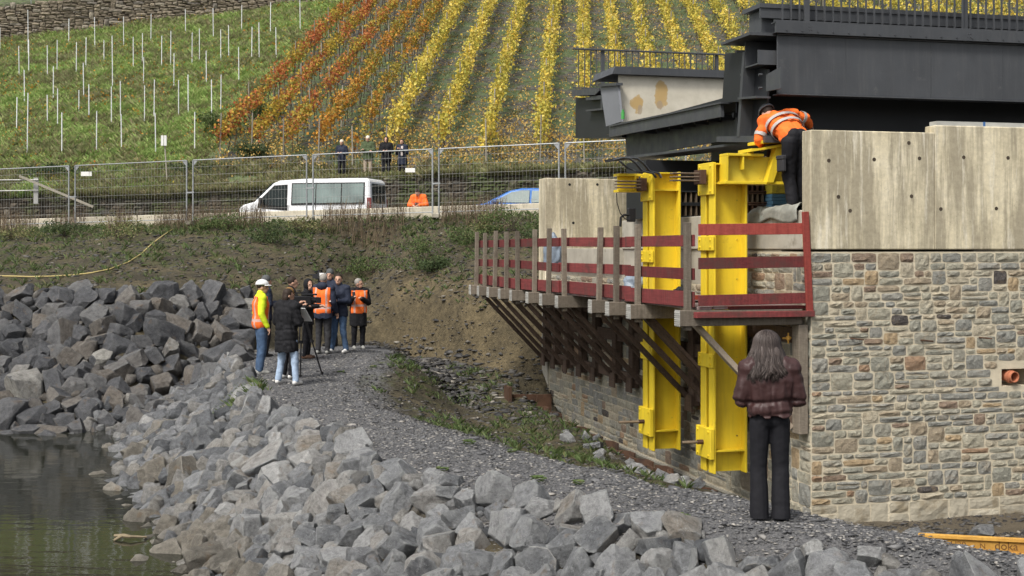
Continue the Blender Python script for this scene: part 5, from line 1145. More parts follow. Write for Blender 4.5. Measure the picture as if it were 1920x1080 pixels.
# small rosette plants on path, bank and low ground
PX = [(340, 520), (940, 560), (270, 500), (715, 510), (650, 485), (775, 440), (660, 460), (1010, 905), (830, 885), (1160, 845), (905, 580), (960, 850), (880, 835), (690, 600), (640, 700), (700, 690), (540, 790), (750, 500), (820, 520), (610, 545), (445, 500), (1085, 910), (1280, 975), (945, 930)]
pt = scatter(LEAF*np.array([.32, 1, 1]), LEAFF, np.array([(.5*math.cos(a), .5*math.sin(a), .18+.1*(i % 3)) for i, a in enumerate(np.arange(12)*2.4)]), np.full(12, .9), np.stack([np.array(Euler((0, -.5, a)).to_matrix()) for a in np.arange(12)*2.4]))
pm = np_mesh('rosette_plant', *pt)
for i, (px, py) in enumerate(PX):
    lo, hi = 9., 42.
    a = (px-960)/F
    for _ in range(40):
        mid = (lo+hi)/2; zz = float(land(a*mid, mid)); q = HZ-F*(zz-CZ)/mid
        if q > py: lo = mid
        else: hi = mid
    s = _r.uniform(.10, .17); o = link('rosette_plant', pm, m_weed); o.location = (a*mid, mid, zz); o.scale = (s, s, s); o.rotation_euler = (0, 0, i*1.3)
    tag(o, 'small green rosette plant growing in bare ground', 'plant', 'rosette plants on bare ground')
# ------------------------------------------------------------------ along the road: barrier, walls, site fence, van, car
def on_land(px, py, fn=None, lo=9., hi=46.):
    fn = fn or land; a = (px-960)/F
    for _ in range(40):
        mid = (lo+hi)/2; q = HZ-F*(float(fn(a*mid, mid))-CZ)/mid
        if q > py: lo = mid
        else: hi = mid
    return (a*mid, mid, float(fn(a*mid, mid)))
t = T('road_barrier', 'low cream concrete barrier along the road behind the site fence', 'barrier', (-8, float(Yf(-8))+1.15, 3.))
mesh = {}
for i, x in enumerate(np.arange(-30, 6, 3.)):
    a = (x+.01, float(Yf(x))+1.15, float(Zf(x))); b = (x+2.99, float(Yf(x+3))+1.15, float(Zf(x+3)))
    q = MB(); q.beam((a[0], a[1], a[2]+.07), (b[0], b[1], b[2]+.07), .22, .62); t.part('barrier_segment', q, m_barrier, bev=.02)
def drywall(t, pa, pb, zlo, zhi, seed, lay, mat=m_dry, core=m_twig, pr=.05):
    r = random.Random(seed); pa, pb = Vector(pa), Vector(pb); d = pb-pa; ln = d.length; d /= ln; nrm = Vector((d.y, -d.x, 0)); q = MB(); off = []
    for s in ashlar(0, ln, 0, 1., r, *lay):
        m = (s[0]+s[1])/2/ln; z0, z1 = zlo(m), zhi(m)
        if s[2] >= (z1-z0): continue
        k = 1.; V, Fc = stone_geo(s[0], s[1], s[2], min(s[3], z1-z0+r.uniform(-.05, .12)), r, gap=.015, dep=.15, pr=pr)
        q.add([tuple(pa+d*a+nrm*p+Vector((0, 0, z0+z))) for a, p, z in V], Fc)
    t.part('stonework', q, mat, kind='stuff')
def layers(h, **k): return h
def drywall2(t, pa, pb, zlo, h, seed, hmin, hmax, wmin, wmax, htop, mat=m_dry):
    r = random.Random(seed); pa, pb = Vector(pa), Vector(pb); d = pb-pa; ln = d.length; d /= ln; nrm = Vector((d.y, -d.x, 0)); q = MB(); c = MB()
    for s in ashlar(0, ln, 0, h, r, hmin, hmax, wmin, wmax, .35):
        m = (s[0]+s[1])/2/ln; zt = htop(m)
        if (s[2]+s[3])/2 > zt: continue
        V, Fc = stone_geo(*s, r, gap=.016, dep=.12, pr=.06)
        q.add([tuple(pa+d*a+nrm*p+Vector((0, 0, zlo(m)+z))) for a, p, z in V], Fc)
    t.part('stonework', q, mat, kind='stuff')
    n = 20
    for i in range(n):
        a, b = i/n, (i+1)/n; A, B = pa+d*ln*a, pa+d*ln*b; c.add([tuple(A-nrm*.02+Vector((0, 0, zlo(a)-.3))), tuple(B-nrm*.02+Vector((0, 0, zlo(b)-.3))), tuple(B-nrm*.02+Vector((0, 0, zlo(b)+htop(b)-.05))), tuple(A-nrm*.02+Vector((0, 0, zlo(a)+htop(a)-.05))),
            tuple(A-nrm*.5+Vector((0, 0, zlo(a)-.3))), tuple(B-nrm*.5+Vector((0, 0, zlo(b)-.3))), tuple(B-nrm*.5+Vector((0, 0, zlo(b)+htop(b)-.05))), tuple(A-nrm*.5+Vector((0, 0, zlo(a)+htop(a)-.05)))],
            [(0, 1, 2, 3), (4, 7, 6, 5), (3, 2, 6, 7)])
    t.part('rubble_core', c, m_twig)
xa, xb = -26., 12.
t = T('dry_stone_wall', 'dark mossy dry stone wall beyond the road at the foot of the vineyard', 'wall', (-7, float(Yw(-7)), ROADZ))
drywall2(t, (xa, float(Yw(xa))-.02, 0), (xb, float(Yw(xb))-.02, 0), lambda m: ROADZ-.05, 3.2, 5, .11, .20, .2, .55, lambda m: float(hillz(xa+(xb-xa)*m, Yw(xa+(xb-xa)*m)+.1))-ROADZ+.10+.14*(vnoise(m*60, 1.)-.4), m_moss)
t = T('terrace_wall', 'tan dry stone terrace wall running up the hillside above the green plot', 'wall', ((WA[0]+WB[0])/2, (WA[1]+WB[1])/2, 14.))
wz = lambda m: float(hillz(WA[0]+(WB[0]-WA[0])*m, WA[1]+(WB[1]-WA[1])*m))-.1
drywall2(t, (WA[0], WA[1], 0), (WB[0], WB[1], 0), wz, 3.4, 6, .16, .30, .3, .75, lambda m: 2.3+.25*(vnoise(m*40, 9.)-.4))
# handrail above the terrace wall
t = T('metal_handrail', 'thin metal handrail along the top of the tan terrace wall', 'handrail', (-30, 91, 18))
nv = Vector((-(WB[1]-WA[1]), WB[0]-WA[0], 0)).normalized()
def wp_(m, k=.5, h=0): return (WA[0]+(WB[0]-WA[0])*m+nv.x*k, WA[1]+(WB[1]-WA[1])*m+nv.y*k, wz(m)+2.2+h)
for m in (.02, .13, .24, .36, .47): q = MB(); q.cyl(wp_(m), wp_(m, .5, 1.25), .025, 6); t.part('post', q, m_galv)
for h in (.65, 1.2): q = MB(); q.tube([wp_(m, .5, h) for m in (.0, .13, .24, .36, .47)], .022, 6); t.part('rail', q, m_galv)
q = MB(); q.tube([wp_(.44, .5, 1.2), wp_(.60, .5, -.4)], .022, 6); q.tube([wp_(.44, .5, .65), wp_(.60, .5, -.95)], .022, 6); t.part('stair_rail', q, m_galv)
# rail and plank on the low wall at the far left
t = T('galvanised_rail', 'short galvanised guard rail on the low wall at the far left', 'rail', P(67, 380, 54.2)); q = MB(); q.box(*[c for k in range(3) for c in ((P(63, 380, 54.2)[k], P(71, 380, 54.2)[k]) if k == 0 else ((54.2, 54.28) if k == 1 else (P(63, 382, 54.2)[2], P(63, 333, 54.2)[2])))]); t.part('post', q, m_wire)
for y in (337, 357): q = MB(); q.tube([P(-40, y+1, 54.15), P(72, y, 54.15)], .025, 6); t.part('rail', q, m_wire)
q = MB(); q.beam(P(36, 330, 54.1), P(175, 388, 53.6), .05, .09); single('leaning_pole', 'thin grey pole slanting down over the low wall at the far left', 'pole', q, m_post, P(36, 330, 54.))
# white sign on a stake
t = T('signpost', 'white double board sign on a wooden stake in the grass above the road wall', 'sign', P(312, 345, 55.5)); q = MB(); q.beam(P(309, 272, 55.5), P(314, 350, 55.5), .05, .05, (0, 1, 0)); t.part('stake', q, m_post)
for a, b in ((302, 306.5), (307.5, 312.5)): q = MB(); q.box(P(a, 255, 55.4)[0], P(b, 255, 55.4)[0], 55.38, 55.42, P(a, 273, 55.4)[2], P(a, 254, 55.4)[2]); t.part('board', q, m_sign)

# site fence
FP = [-95, 135, 356, 581, 817, 1054, 1292]
def fpt(px): a = (px-960)/F; D = 37.49/(1+.357*a); return a*D, D
fa = math.atan(-.357); LABF = ['leftmost, cut by the picture edge', 'second from the left, in front of the low wall', 'in front of the nose of the white van', 'in front of the white van and the four onlookers', 'behind the orange jacket and the blue car', 'beside the bridge, partly behind the wing wall']
for i in range(len(FP)-1):
    xA, yA = fpt(FP[i]+6 if FP[i] > 0 else FP[i]); xB, yB = fpt(FP[i+1]-6); za, zb = float(Zf(xA)), float(Zf(xB)); A, B = Vector((xA, yA, za)), Vector((xB, yB, zb)); d = B-A; U = Vector((0, 0, 1))
    t = T('mesh_fence', f'wire mesh site fence section, {LABF[i]}', 'fence', tuple(A), 'W', 'site fence sections along the road')
    for k, zz in ((0, 2.0), (1, 2.0)): q = MB(); p = A+d*k; q.cyl(p+U*.02, p+U*zz, .025, 8); t.part('upright', q, m_galv)
    q = MB(); q.cyl(A+U*1.99, B+U*1.99, .017, 8); t.part('top_tube', q, m_galv)
    q = MB(); q.cyl(A+U*.18, B+U*.18, .014, 8); t.part('bottom_tube', q, m_galv)
    q = MB(); n = int(d.length/.105)
    for k in range(1, n): p = A+d*(k/n); q.tube([p+U*.18, p+U*1.98], .0026, 4)
    for zz in (.45, .72, .99, 1.26, 1.53, 1.78): q.tube([A+U*zz, B+U*zz], .0038, 4)
    t.part('wire_mesh', q, m_wire, kind='stuff')
    for k, sg in ((0, 1), (1, -1)): p = A+d*k; q = MB(); dd = d.normalized()*sg; q.add([tuple(p+U*1.97), tuple(p+dd*.16+U*1.97), tuple(p+U*1.80), tuple(p+U*1.97+Vector((0, .02, 0))), tuple(p+dd*.16+U*1.97+Vector((0, .02, 0))), tuple(p+U*1.80+Vector((0, .02, 0)))], [(0, 1, 2), (3, 5, 4), (0, 3, 4, 1), (1, 4, 5, 2), (2, 5, 3, 0)]); t.part('corner_gusset', q, m_galv)
    q = MB(); p = A-d.normalized()*.09; q.beam(tuple(p+Vector((0, -.3, .07))), tuple(p+Vector((0, .3, .07))), .2, .12); t.part('foot', q, m_conc2, bev=.01)
    if i > 0: q = MB(); p = A+U*1.0; q.beam(tuple(p-d.normalized()*.21), tuple(p+d.normalized()*.04), .05, .045); t.part('clamp', q, m_galv)
for px, py, w, h, lab in ((162, 326, 20, 8, 'small white blank sign wired to the second fence panel from the left'), (769, 319, 18, 8, 'small pale blank sign wired to the fence beside the onlooker in navy')):
    x, y = fpt(px); c = P(px, py, y-.02); k = y/F; q = MB(); q.box(c[0]-w*k/2, c[0]+w*k/2, y-.025, y-.015, c[2]-h*k/2, c[2]+h*k/2); single('fence_sign', lab, 'sign', q, m_sign, c)

# ---- white minibus
def extr(poly, y0, y1, q=None): return (q or MB()).prism(poly, 1, y0, y1)
van = T('white_minibus', 'white minibus parked on the road behind the fence, facing left', 'van', (-7.25, 49., ROADZ), rz=R(180-13)); x0 = -2.45
van.o = (0, 0, 0)
side = [(0, .38), (4.95, .38), (5.05, .55), (5.02, .88), (4.85, 1.02), (4.42, 1.13), (3.70, 1.80), (3.45, 1.90), (2.5, 1.95), (.15, 1.95), (.03, 1.88), (-.03, 1.0)]
def vx(poly): return [(x+x0, z) for x, z in poly]
body = MB(); W2 = .97
prof = vx(side); n = len(prof)
def inset(z): return .0 if z < 1.0 else (z-1.0)*.11
V = [(x, -W2+inset(z), z) for x, z in prof]+[(x, W2-inset(z), z) for x, z in prof]; body.add(V, [tuple(range(n)), tuple(range(n, 2*n))[::-1]]+[(i, n+i, n+(i+1) % n, (i+1) % n) for i in range(n)])
van.part('body', body, m_white, bev=.05)
def pane(t, poly, sgn, mat, name, off=.012, w2=W2):
    p = vx(poly); q = MB(); k = len(p); Vv = [(x, sgn*(w2-inset(z)+off), z) for x, z in p]+[(x, sgn*(w2-inset(z)-.03), z) for x, z in p]
    q.add(Vv, [tuple(range(k)), tuple(range(k, 2*k))[::-1]]+[(i, (i+1) % k, k+(i+1) % k, k+i) for i in range(k)]); return t.part(name, q, mat)
for sgn in (1, -1):
    pane(van, [(.20, 1.04), (2.98, 1.00), (2.98, 1.80), (.20, 1.80)], sgn, m_rubber, 'window_band', .006)
    for a, b in ((.24, 1.05), (1.09, 2.02), (2.06, 2.94)): pane(van, [(a, 1.08), (b, 1.06), (b, 1.76), (a, 1.76)], sgn, m_vanglass, 'side_window')
    pane(van, [(3.14, .80), (4.28, .90), (4.24, 1.16), (3.66, 1.72), (3.14, 1.75)], sgn, m_rubber, 'door_window_frame', .006)
    pane(van, [(3.18, .95), (3.85, 1.00), (3.85, 1.48), (3.62, 1.68), (3.18, 1.71)], sgn, m_glass, 'door_window'); pane(van, [(3.89, 1.0), (4.2, 1.05), (4.18, 1.17), (3.89, 1.44)], sgn, m_glass, 'quarter_window')
    q = MB(); q.box(4.05+x0, 4.17+x0, sgn*1.0, sgn*1.16, 1.02, 1.27); van.part('door_mirror', q, m_plastic, bev=.02)
    for xx in (.95, 4.15): q = MB(); q.cyl((xx+x0, sgn*.75, .34), (xx+x0, sgn*.985, .34), .34, 20); w = van.part('wheel', q, m_rubber); q = MB(); q.cyl((xx+x0, sgn*.986, .34), (xx+x0, sgn*.992, .34), .2, 14); van.part('rim', q, m_galv, w)
    q = MB(); q.box(x0-.055, x0+.10, sgn*.88, sgn*.955, .75, 1.25); van.part('tail_light', q, m_darkred, bev=.01)
q = MB(); q.add([(x0-.045, y, z) for y, z in ((-.72, 1.06), (.72, 1.06), (.68, 1.76), (-.68, 1.76))]+[(x0+.05, y, z) for y, z in ((-.72, 1.06), (.72, 1.06), (.68, 1.76), (-.68, 1.76))], [(0, 1, 2, 3), (0, 4, 5, 1), (2, 6, 7, 3), (1, 5, 6, 2), (0, 3, 7, 4)]); van.part('rear_window', q, m_glass)
q = MB(); q.box(x0-.12, x0-.03, -.92, .92, .38, .58); van.part('bumper', q, m_plastic, bev=.03)
q = MB(); q.add([(x0+x, y, z) for x, z, yy in ((4.40, 1.20, .80), (3.74, 1.80, .74)) for y in (-yy, yy)]+[(x0+x+.03, y, z+.03) for x, z, yy in ((4.40, 1.20, .80), (3.74, 1.80, .74)) for y in (-yy, yy)], [(4, 5, 7, 6), (0, 2, 3, 1), (0, 1, 5, 4), (2, 6, 7, 3), (0, 4, 6, 2), (1, 3, 7, 5)]); van.part('windscreen', q, m_glass)
for sgn in (1, -1):
    for xx in (1.06, 2.04, 3.06, 3.12): pane(van, [(xx, .45), (xx+.014, .45), (xx+.014, 1.0), (xx, 1.0)], sgn, m_rubber, 'door_seam', .004)
    pane(van, [(3.18, .86), (3.34, .87), (3.34, .91), (3.18, .90)], sgn, m_plastic, 'door_handle', .02); pane(van, [(.2, .62), (4.4, .62), (4.4, .70), (.2, .70)], sgn, m_plastic, 'side_trim', .015)
# ---- blue car
x0 = -2.0; W2 = .86
car = T('blue_car', 'bright blue hatchback on the road behind the barrier, facing left', 'car', (.25, 46.0, ROADZ+.03), rz=R(180-14)); car.o = (0, 0, 0)
side = [(0, .35), (3.95, .30), (4.0, .62), (3.85, .80), (3.0, .95), (2.15, 1.38), (1.75, 1.45), (.75, 1.45), (.25, 1.32), (.0, .95)]
def inset(z): return 0 if z < .92 else (z-.92)*.32
prof = vx(side); n = len(prof); body = MB(); V = [(x, -W2+inset(z), z) for x, z in prof]+[(x, W2-inset(z), z) for x, z in prof]; body.add(V, [tuple(range(n)), tuple(range(n, 2*n))[::-1]]+[(i, n+i, n+(i+1) % n, (i+1) % n) for i in range(n)]); car.part('body', body, m_blue, bev=.05)
for sgn in (1, -1):
    pane(car, [(.45, .98), (1.38, .95), (1.38, 1.36), (.75, 1.36)], sgn, m_vanglass, 'side_window', .012, W2); pane(car, [(1.46, .95), (2.72, .98), (2.1, 1.32), (1.75, 1.37), (1.46, 1.37)], sgn, m_vanglass, 'side_window', .012, W2)
    for xx in (.75, 3.2): q = MB(); q.cyl((xx+x0, sgn*.65, .31), (xx+x0, sgn*.87, .31), .31, 20); w = car.part('wheel', q, m_rubber); q = MB(); q.cyl((xx+x0, sgn*.871, .31), (xx+x0, sgn*.876, .31), .2, 14); car.part('rim', q, m_galv, w)
    q = MB(); q.box(2.55+x0, 2.72+x0, sgn*.86, sgn*1.0, .95, 1.08); car.part('door_mirror', q, m_blue, bev=.02)
    q = MB(); q.box(x0-.01, x0+.12, sgn*.62, sgn*.83, .80, 1.0); car.part('tail_light', q, m_darkred)
q = MB(); q.add([(x0+x, y, z) for x, z, yy in ((2.95, 1.0, .72), (2.2, 1.375, .62)) for y in (-yy, yy)]+[(x0+x+.03, y, z+.03) for x, z, yy in ((2.95, 1.0, .72), (2.2, 1.375, .62)) for y in (-yy, yy)], [(4, 5, 7, 6), (0, 2, 3, 1), (0, 1, 5, 4), (2, 6, 7, 3), (0, 4, 6, 2), (1, 3, 7, 5)]); car.part('windscreen', q, m_glass)
q = MB(); q.cyl((.75+x0, 0, 1.44), (.65+x0, 0, 1.6), .012, 6); car.part('aerial', q, m_plastic)
# yellow hose down the bank
pts = [on_land(px, py, None, 24, 46) for px, py in ((-40, 519), (20, 520), (60, 521), (100, 520), (135, 518), (170, 514), (205, 507), (240, 494), (265, 478), (285, 459), (305, 444), (325, 431))]
q = MB(); q.tube([(a, b, c+.03) for a, b, c in pts], .018, 6); o = single('yellow_hose', 'thin yellow hose running across the earth bank at the left', 'hose', q, m_hose, pts[5]); smooth(o.data)
# ------------------------------------------------------------------ people
DG = None
def remesh(q, vox, name, sm=6, fac=.5):
    m = q.mesh('tmp'); o = bpy.data.objects.new('tmp', m); COL.objects.link(o)
    md = o.modifiers.new('r', 'REMESH'); md.mode = 'VOXEL'; md.voxel_size = vox; md.use_smooth_shade = True
    s2 = o.modifiers.new('s', 'SMOOTH'); s2.iterations = sm; s2.factor = fac
    dg = bpy.context.evaluated_depsgraph_get(); dg.update(); r = bpy.data.meshes.new_from_object(o.evaluated_get(dg)); bpy.data.objects.remove(o); bpy.data.meshes.remove(m); r.name = name; smooth(r); return r
def V3(*a): return Vector(a)
BASE = dict(head=(0, .03, 1.615), neck=(0, 0, 1.48), chest=(0, 0, 1.30), waist=(0, 0, 1.10), pelvis=(0, -.01, .95), shL=(-.185, 0, 1.42), shR=(.185, 0, 1.42), elL=(-.25, -.03, 1.14), elR=(.25, -.03, 1.14),
            wrL=(-.25, .08, .90), wrR=(.25, .08, .90), hipL=(-.09, 0, .92), hipR=(.09, 0, .92), knL=(-.105, .02, .50), knR=(.105, .02, .50), anL=(-.11, -.03, .09), anR=(.11, -.03, .09))
HOLD = dict(elL=(-.25, .02, 1.14), elR=(.25, .02, 1.14), wrL=(-.10, .27, 1.16), wrR=(.10, .27, 1.16))
CROSS = dict(elL=(-.27, .06, 1.16), elR=(.27, .06, 1.16), wrL=(.10, .22, 1.18), wrR=(-.10, .25, 1.13))
def person(label, loc, yaw, H=1.75, pose=None, head=0., jacket=None, hem=.82, jfat=.03, trousers=m_blacktrouser, tfat=.018, flare=0, shoes=m_shoeblack, hair=None, hat=None, vest=None, vox=.013, group=None, seams=(), look=0., hood=False, wr=.006, collar=True, sleeves=None, sd=.022, pf=.026, twr=.014, jl=0., bandarm=False):
    J = dict(BASE); J.update(pose or {}); k = H/1.75; J = {a: Vector(b)*k for a, b in J.items()}
    lat = (J['shR']-J['shL']).normalized(); hl = (J['hipR']-J['hipL']).normalized()
    fw = hl.cross(V3(0, 0, 1)); fw = V3(-hl.y, hl.x, 0).normalized()          # facing +y when hips lie along x
    o = bpy.data.objects.new('person', None)
    def torso(q, add, hemz=None, shoulders=True, low=0.):
        for s in (-1, 1):
            q.cap(J['pelvis'].lerp(J['waist'], low)+hl*s*.055*k, (.112+add-.02*low)*k, J['waist']+hl*s*.05*k, (.100+add)*k); q.cap(J['waist']+hl*s*.05*k, (.100+add)*k, J['chest']+lat*s*.075*k, (.112+add)*k)
            if shoulders: q.cap(J['chest']+lat*s*.08*k, (.11+add)*k, (J['sh'+'LR'[(s+1)//2]]*.72+J['neck']*.28), (.062+add*.9)*k)
        if shoulders: q.cap(J['shL'], (.056+add)*k, J['shR'], (.056+add)*k); q.cap(J['chest'], (.10+add)*k, J['neck'], (.055+add*.6)*k)
    def arms(q, add, tip=1.):
        for s in 'LR':
            sh, el, wr_ = J['sh'+s], J['el'+s], J['wr'+s]; q.cap(sh, (.055+add)*k, el, (.043+add)*k); q.cap(el, (.043+add)*k, el+(wr_-el)*tip, (.031+add*.8)*k)
    def legs(q, add, fl=0, cut=0.):
        for s in 'LR':
            h, kn, an = J['hip'+s], J['kn'+s], J['an'+s]; q.cap(h, (.088+add)*k, kn, (.058+add+fl*.2)*k); q.cap(kn, (.058+add+fl*.2)*k, an+(kn-an)*cut, (.040+add+fl)*k)
    hd = J['head']; hq = Euler((0, 0, head)).to_quaternion(); pit = Euler((look, 0, 0)).to_matrix(); hm = Euler((0, 0, head)).to_matrix() @ pit
    hbase = Vector(fw); ang0 = math.atan2(-fw.x, fw.y); hm = Euler((0, 0, ang0)).to_matrix() @ hm
    def hp(x, y, z): return hd+hm @ (V3(x, y, z)*k)
    # the body: one continuous surface, hands and face included
    b = MB(); torso(b, -.012); arms(b, -.006); legs(b, -.008)
    b.cap(J['neck']-V3(0, 0, .05*k), .055*k, hd-V3(0, 0, .04*k), .050*k); b.ell(hd+hm @ V3(0, .0, .02*k), (.076*k, .094*k, .108*k), 16, 12, hm); b.ell(hp(0, .035, -.055), (.055*k, .062*k, .06*k), 12, 8, hm)
    b.cap(hp(0, .093, .015), .012*k, hp(0, .108, -.022), .016*k, 8); b.cap(hp(-.03, .085, .028), .014*k, hp(.03, .085, .028), .014*k, 8); b.cap(hp(-.022, .088, -.062), .010*k, hp(.022, .088, -.062), .010*k, 8)
    for s in (-1, 1): b.ell(hp(s*.078, -.005, -.005), (.010*k, .022*k, .032*k), 8, 6, hm)
    for s, sg in (('L', -1), ('R', 1)):
        w, e = J['wr'+s], J['el'+s]; d = (w-e).normalized(); sd_ = d.cross(V3(0, 0, 1)); sd_ = sd_.normalized() if sd_.length > .2 else hl.copy(); nn = sd_.cross(d)
        pc = w+d*.055*k; b.cap(w, .028*k, pc+d*.02*k, .032*k, 8)
        for i in range(4):
            off = sd_*(.018*(i-1.5))*k; ln = (.075, .085, .08, .062)[i]*k; p0 = pc+d*.03*k+off; p1 = p0+d*ln*.5-nn*.012*k; p2 = p1+d*ln*.35-nn*.035*k; b.cap(p0, .0095*k, p1, .009*k, 6); b.cap(p1, .009*k, p2, .008*k, 6)
        p0 = w+d*.03*k-sd_*sg*.025*k; p1 = p0+d*.035*k-sd_*sg*.028*k; b.cap(p0, .012*k, p1, .010*k, 6); b.cap(p1, .010*k, p1+d*.03*k, .009*k, 6)
    for s in 'LR': an = J['an'+s]; b.cap(an-V3(0, 0, .03*k), .035*k, an+fw*.12*k-V3(0, 0, .05*k), .03*k, 8)
    o = link('person', remesh(b, .010*k, 'person', 3), m_skin); o.location = loc; o.rotation_euler = (0, 0, yaw); tag(o, label, 'person', group)
    def ch(name, m, mat): c = link(name, m, mat, o); return c
    def kid(name, q, mat, vx=None, smi=5): return ch(name, remesh(q, (vx or vox)*k, name, smi), mat)
    e = MB()
    for s in (-1, 1): e.ell(hp(s*.032, .086, .018), (.012*k, .010*k, .008*k), 8, 6, hm)
    ch('eyes', e.mesh('eyes'), m_eye)
    if trousers:
        q = MB(); legs(q, tfat, flare, -.15 if flare else .0)
        for s in (-1, 1): q.cap(J['pelvis']+hl*s*.055*k, (.100+tfat*.4)*k, J['pelvis']+hl*s*.05*k+V3(0, 0, .05*k), (.10+tfat*.4)*k)
        tm_ = remesh(q, vox*k*.9, 'trousers', 4); wrinkle(tm_, twr*k, 8); [setattr(v_.co, 'z', max(v_.co.z, .030*k)) for v_ in tm_.vertices] if flare else None; ch('trousers', tm_, trousers)
    for s in 'LR':
        an = J['an'+s]; q = MB(); f = fw; q.cap(an+f*-.035*k-V3(0, 0, .045*k), .042*k, an+f*.05*k-V3(0, 0, .04*k), .046*k); q.cap(an+f*.04*k-V3(0, 0, .045*k), .045*k, an+f*.15*k-V3(0, 0, .056*k), .034*k); q.cap(an-V3(0, 0, .03*k), .046*k, an+V3(0, 0, .02*k), .045*k)
        m = remesh(q, .009*k, 'shoe', 2); 
        zs = min(an.z-.088*k, 99)
        for v in m.vertices: v.co.z = max(v.co.z, zs)
        ch('shoe', m, shoes)
    if jacket:
        q = MB(); torso(q, jfat, low=jl); 
        if hem < .93:
            for s in (-1, 1): q.cap(J['pelvis']+hl*s*.055*k, (.115+jfat)*k, J['pelvis']+hl*s*.06*k-V3(0, 0, (.95-hem)*k), (.118+jfat)*k)
        if sleeves is None: arms(q, jfat*.75, .97)
        if collar: q.cap(J['neck']-V3(0, 0, .03*k), (.075+jfat*.4)*k, J['neck']+V3(0, 0, .03*k), (.068+jfat*.3)*k)
        if hood: q.ell(J['neck']+V3(0, 0, .01*k)-fw*.09*k, (.13*k, .075*k, .09*k), 14, 10)
        m = remesh(q, vox*k, 'jacket', 5); n = len(m.vertices); co = np.empty(n*3); m.vertices.foreach_get('co', co); co = co.reshape(-1, 3); nr_ = np.empty(n*3); m.vertices.foreach_get('normal', nr_); nr_ = nr_.reshape(-1, 3)
        if seams:
            d = np.zeros(n)
            for z in seams: d += np.exp(-((co[:, 2]/k-z-.012*np.sin(co[:, 0]*9)-.02*(vnoise(co[:, 0]*9, co[:, 1]*9)-.5))/.020)**2)
            puff = (vnoise(co[:, 0]*30+7+5*co[:, 2], co[:, 2]*8+co[:, 1]*20)-.5)+.6*(vnoise(co[:, 0]*14+3, co[:, 2]*22+co[:, 1]*8)-.5); co -= nr_*(d*sd-puff*pf*k)[:, None]; m.vertices.foreach_set('co', co.ravel())
        else: wrinkle(m, wr*k*2., 8)
        hz = (hem-.03)*k; bm = bmesh.new(); bm.from_mesh(m)
        def near_arm(p):
            for s in 'LR':
                a, b_ = J['el'+s], J['wr'+s]; t_ = max(0, min(1, (p-a).dot(b_-a)/max((b_-a).length_squared, 1e-6)))
                if (p-a-(b_-a)*t_).length < (.075+jfat)*k: return True
            return False
        if abs(J['chest'].y-J['pelvis'].y) < .2: bmesh.ops.delete(bm, geom=[v for v in bm.verts if v.co.z < hz+.012*math.sin(v.co.x*40) and not near_arm(v.co)], context='VERTS')
        bm.to_mesh(m); bm.free(); smooth(m); c = ch('jacket', m, jacket); s2 = c.modifiers.new('solid', 'SOLIDIFY'); s2.thickness = .012
    if vest:
        q = MB(); torso(q, jfat+.014)
        for s in (-1, 1): q.cap(J['pelvis']+hl*s*.055*k, (.118+jfat)*k, J['pelvis']+hl*s*.055*k+V3(0, 0, .08*k), (.116+jfat)*k)
        m = remesh(q, vox*k, 'vest', 5); bm = bmesh.new(); bm.from_mesh(m); bmesh.ops.delete(bm, geom=[v for v in bm.verts if abs((v.co-J['chest']).dot(lat)) > .205*k or (v.co.z < J['pelvis'].z-.10*k) or v.co.z > J['neck'].z-.02*k], context='VERTS'); bm.to_mesh(m); bm.free(); smooth(m); c = ch('vest', m, vest); sd2 = c.modifiers.new('solid', 'SOLIDIFY'); sd2.thickness = .008
    if hair:
        mat, style = hair; q = MB(); q.ell(hp(0, -.012, .045), (.086*k, .098*k, .098*k), 14, 10, hm); 
        if style == 'bob': q.ell(hp(0, -.035, -.03), (.088*k, .075*k, .11*k), 12, 8, hm)
        m = remesh(q, .012*k, 'hair', 3); bm = bmesh.new(); bm.from_mesh(m); iv = hm.inverted()
        kill = []
        for v in bm.verts:
            p = iv @ (v.co-hd)/k
            if p.y > .03 and p.z < .075+.3*(p.y-.06): kill.append(v)
            elif style == 'short' and p.z < -.02+.0*p.y: kill.append(v)
        bmesh.ops.delete(bm, geom=kill, context='VERTS'); bm.to_mesh(m); bm.free(); c = ch('hair', m, mat); sd2 = c.modifiers.new('solid', 'SOLIDIFY'); sd2.thickness = .015
    if hat:
        mat, style = hat; q = MB()
        if style == 'helmet':
            q.ell(hp(0, -.005, .055), (.108*k, .128*k, .105*k), 20, 12, hm); m = q.mesh('helmet'); bm = bmesh.new(); bm.from_mesh(m); iv = hm.inverted(); bmesh.ops.delete(bm, geom=[v for v in bm.verts if (iv @ (v.co-hd)/k).z < .048], context='VERTS'); bm.to_mesh(m); bm.free(); smooth(m); c = ch('helmet', m, mat); s2 = c.modifiers.new('solid', 'SOLIDIFY'); s2.thickness = .008
            q = MB(); q.add([hp(.108*math.sin(a), -.005+.128*math.cos(a), .055) for a in np.linspace(-1.2, 1.2, 13)]+[hp(.118*math.sin(a), -.005+(.128+.05*max(0, math.cos(a*1.2)))*math.cos(a), .042) for a in np.linspace(-1.2, 1.2, 13)], [(i, i+1, 14+i, 13+i) for i in range(12)]); c = ch('helmet_peak', q.mesh('helmet_peak'), mat); s2 = c.modifiers.new('solid', 'SOLIDIFY'); s2.thickness = .008
        elif style == 'hood':
            q.ell(hp(0, -.015, .015), (.105*k, .118*k, .14*k), 14, 10, hm); m = remesh(q, .012*k, 'hood', 3); bm = bmesh.new(); bm.from_mesh(m); iv = hm.inverted(); bmesh.ops.delete(bm, geom=[v for v in bm.verts if (iv @ (v.co-hd)/k).y > .065], context='VERTS'); bm.to_mesh(m); bm.free(); c = ch('hood', m, mat); s2 = c.modifiers.new('solid', 'SOLIDIFY'); s2.thickness = .015
        else:
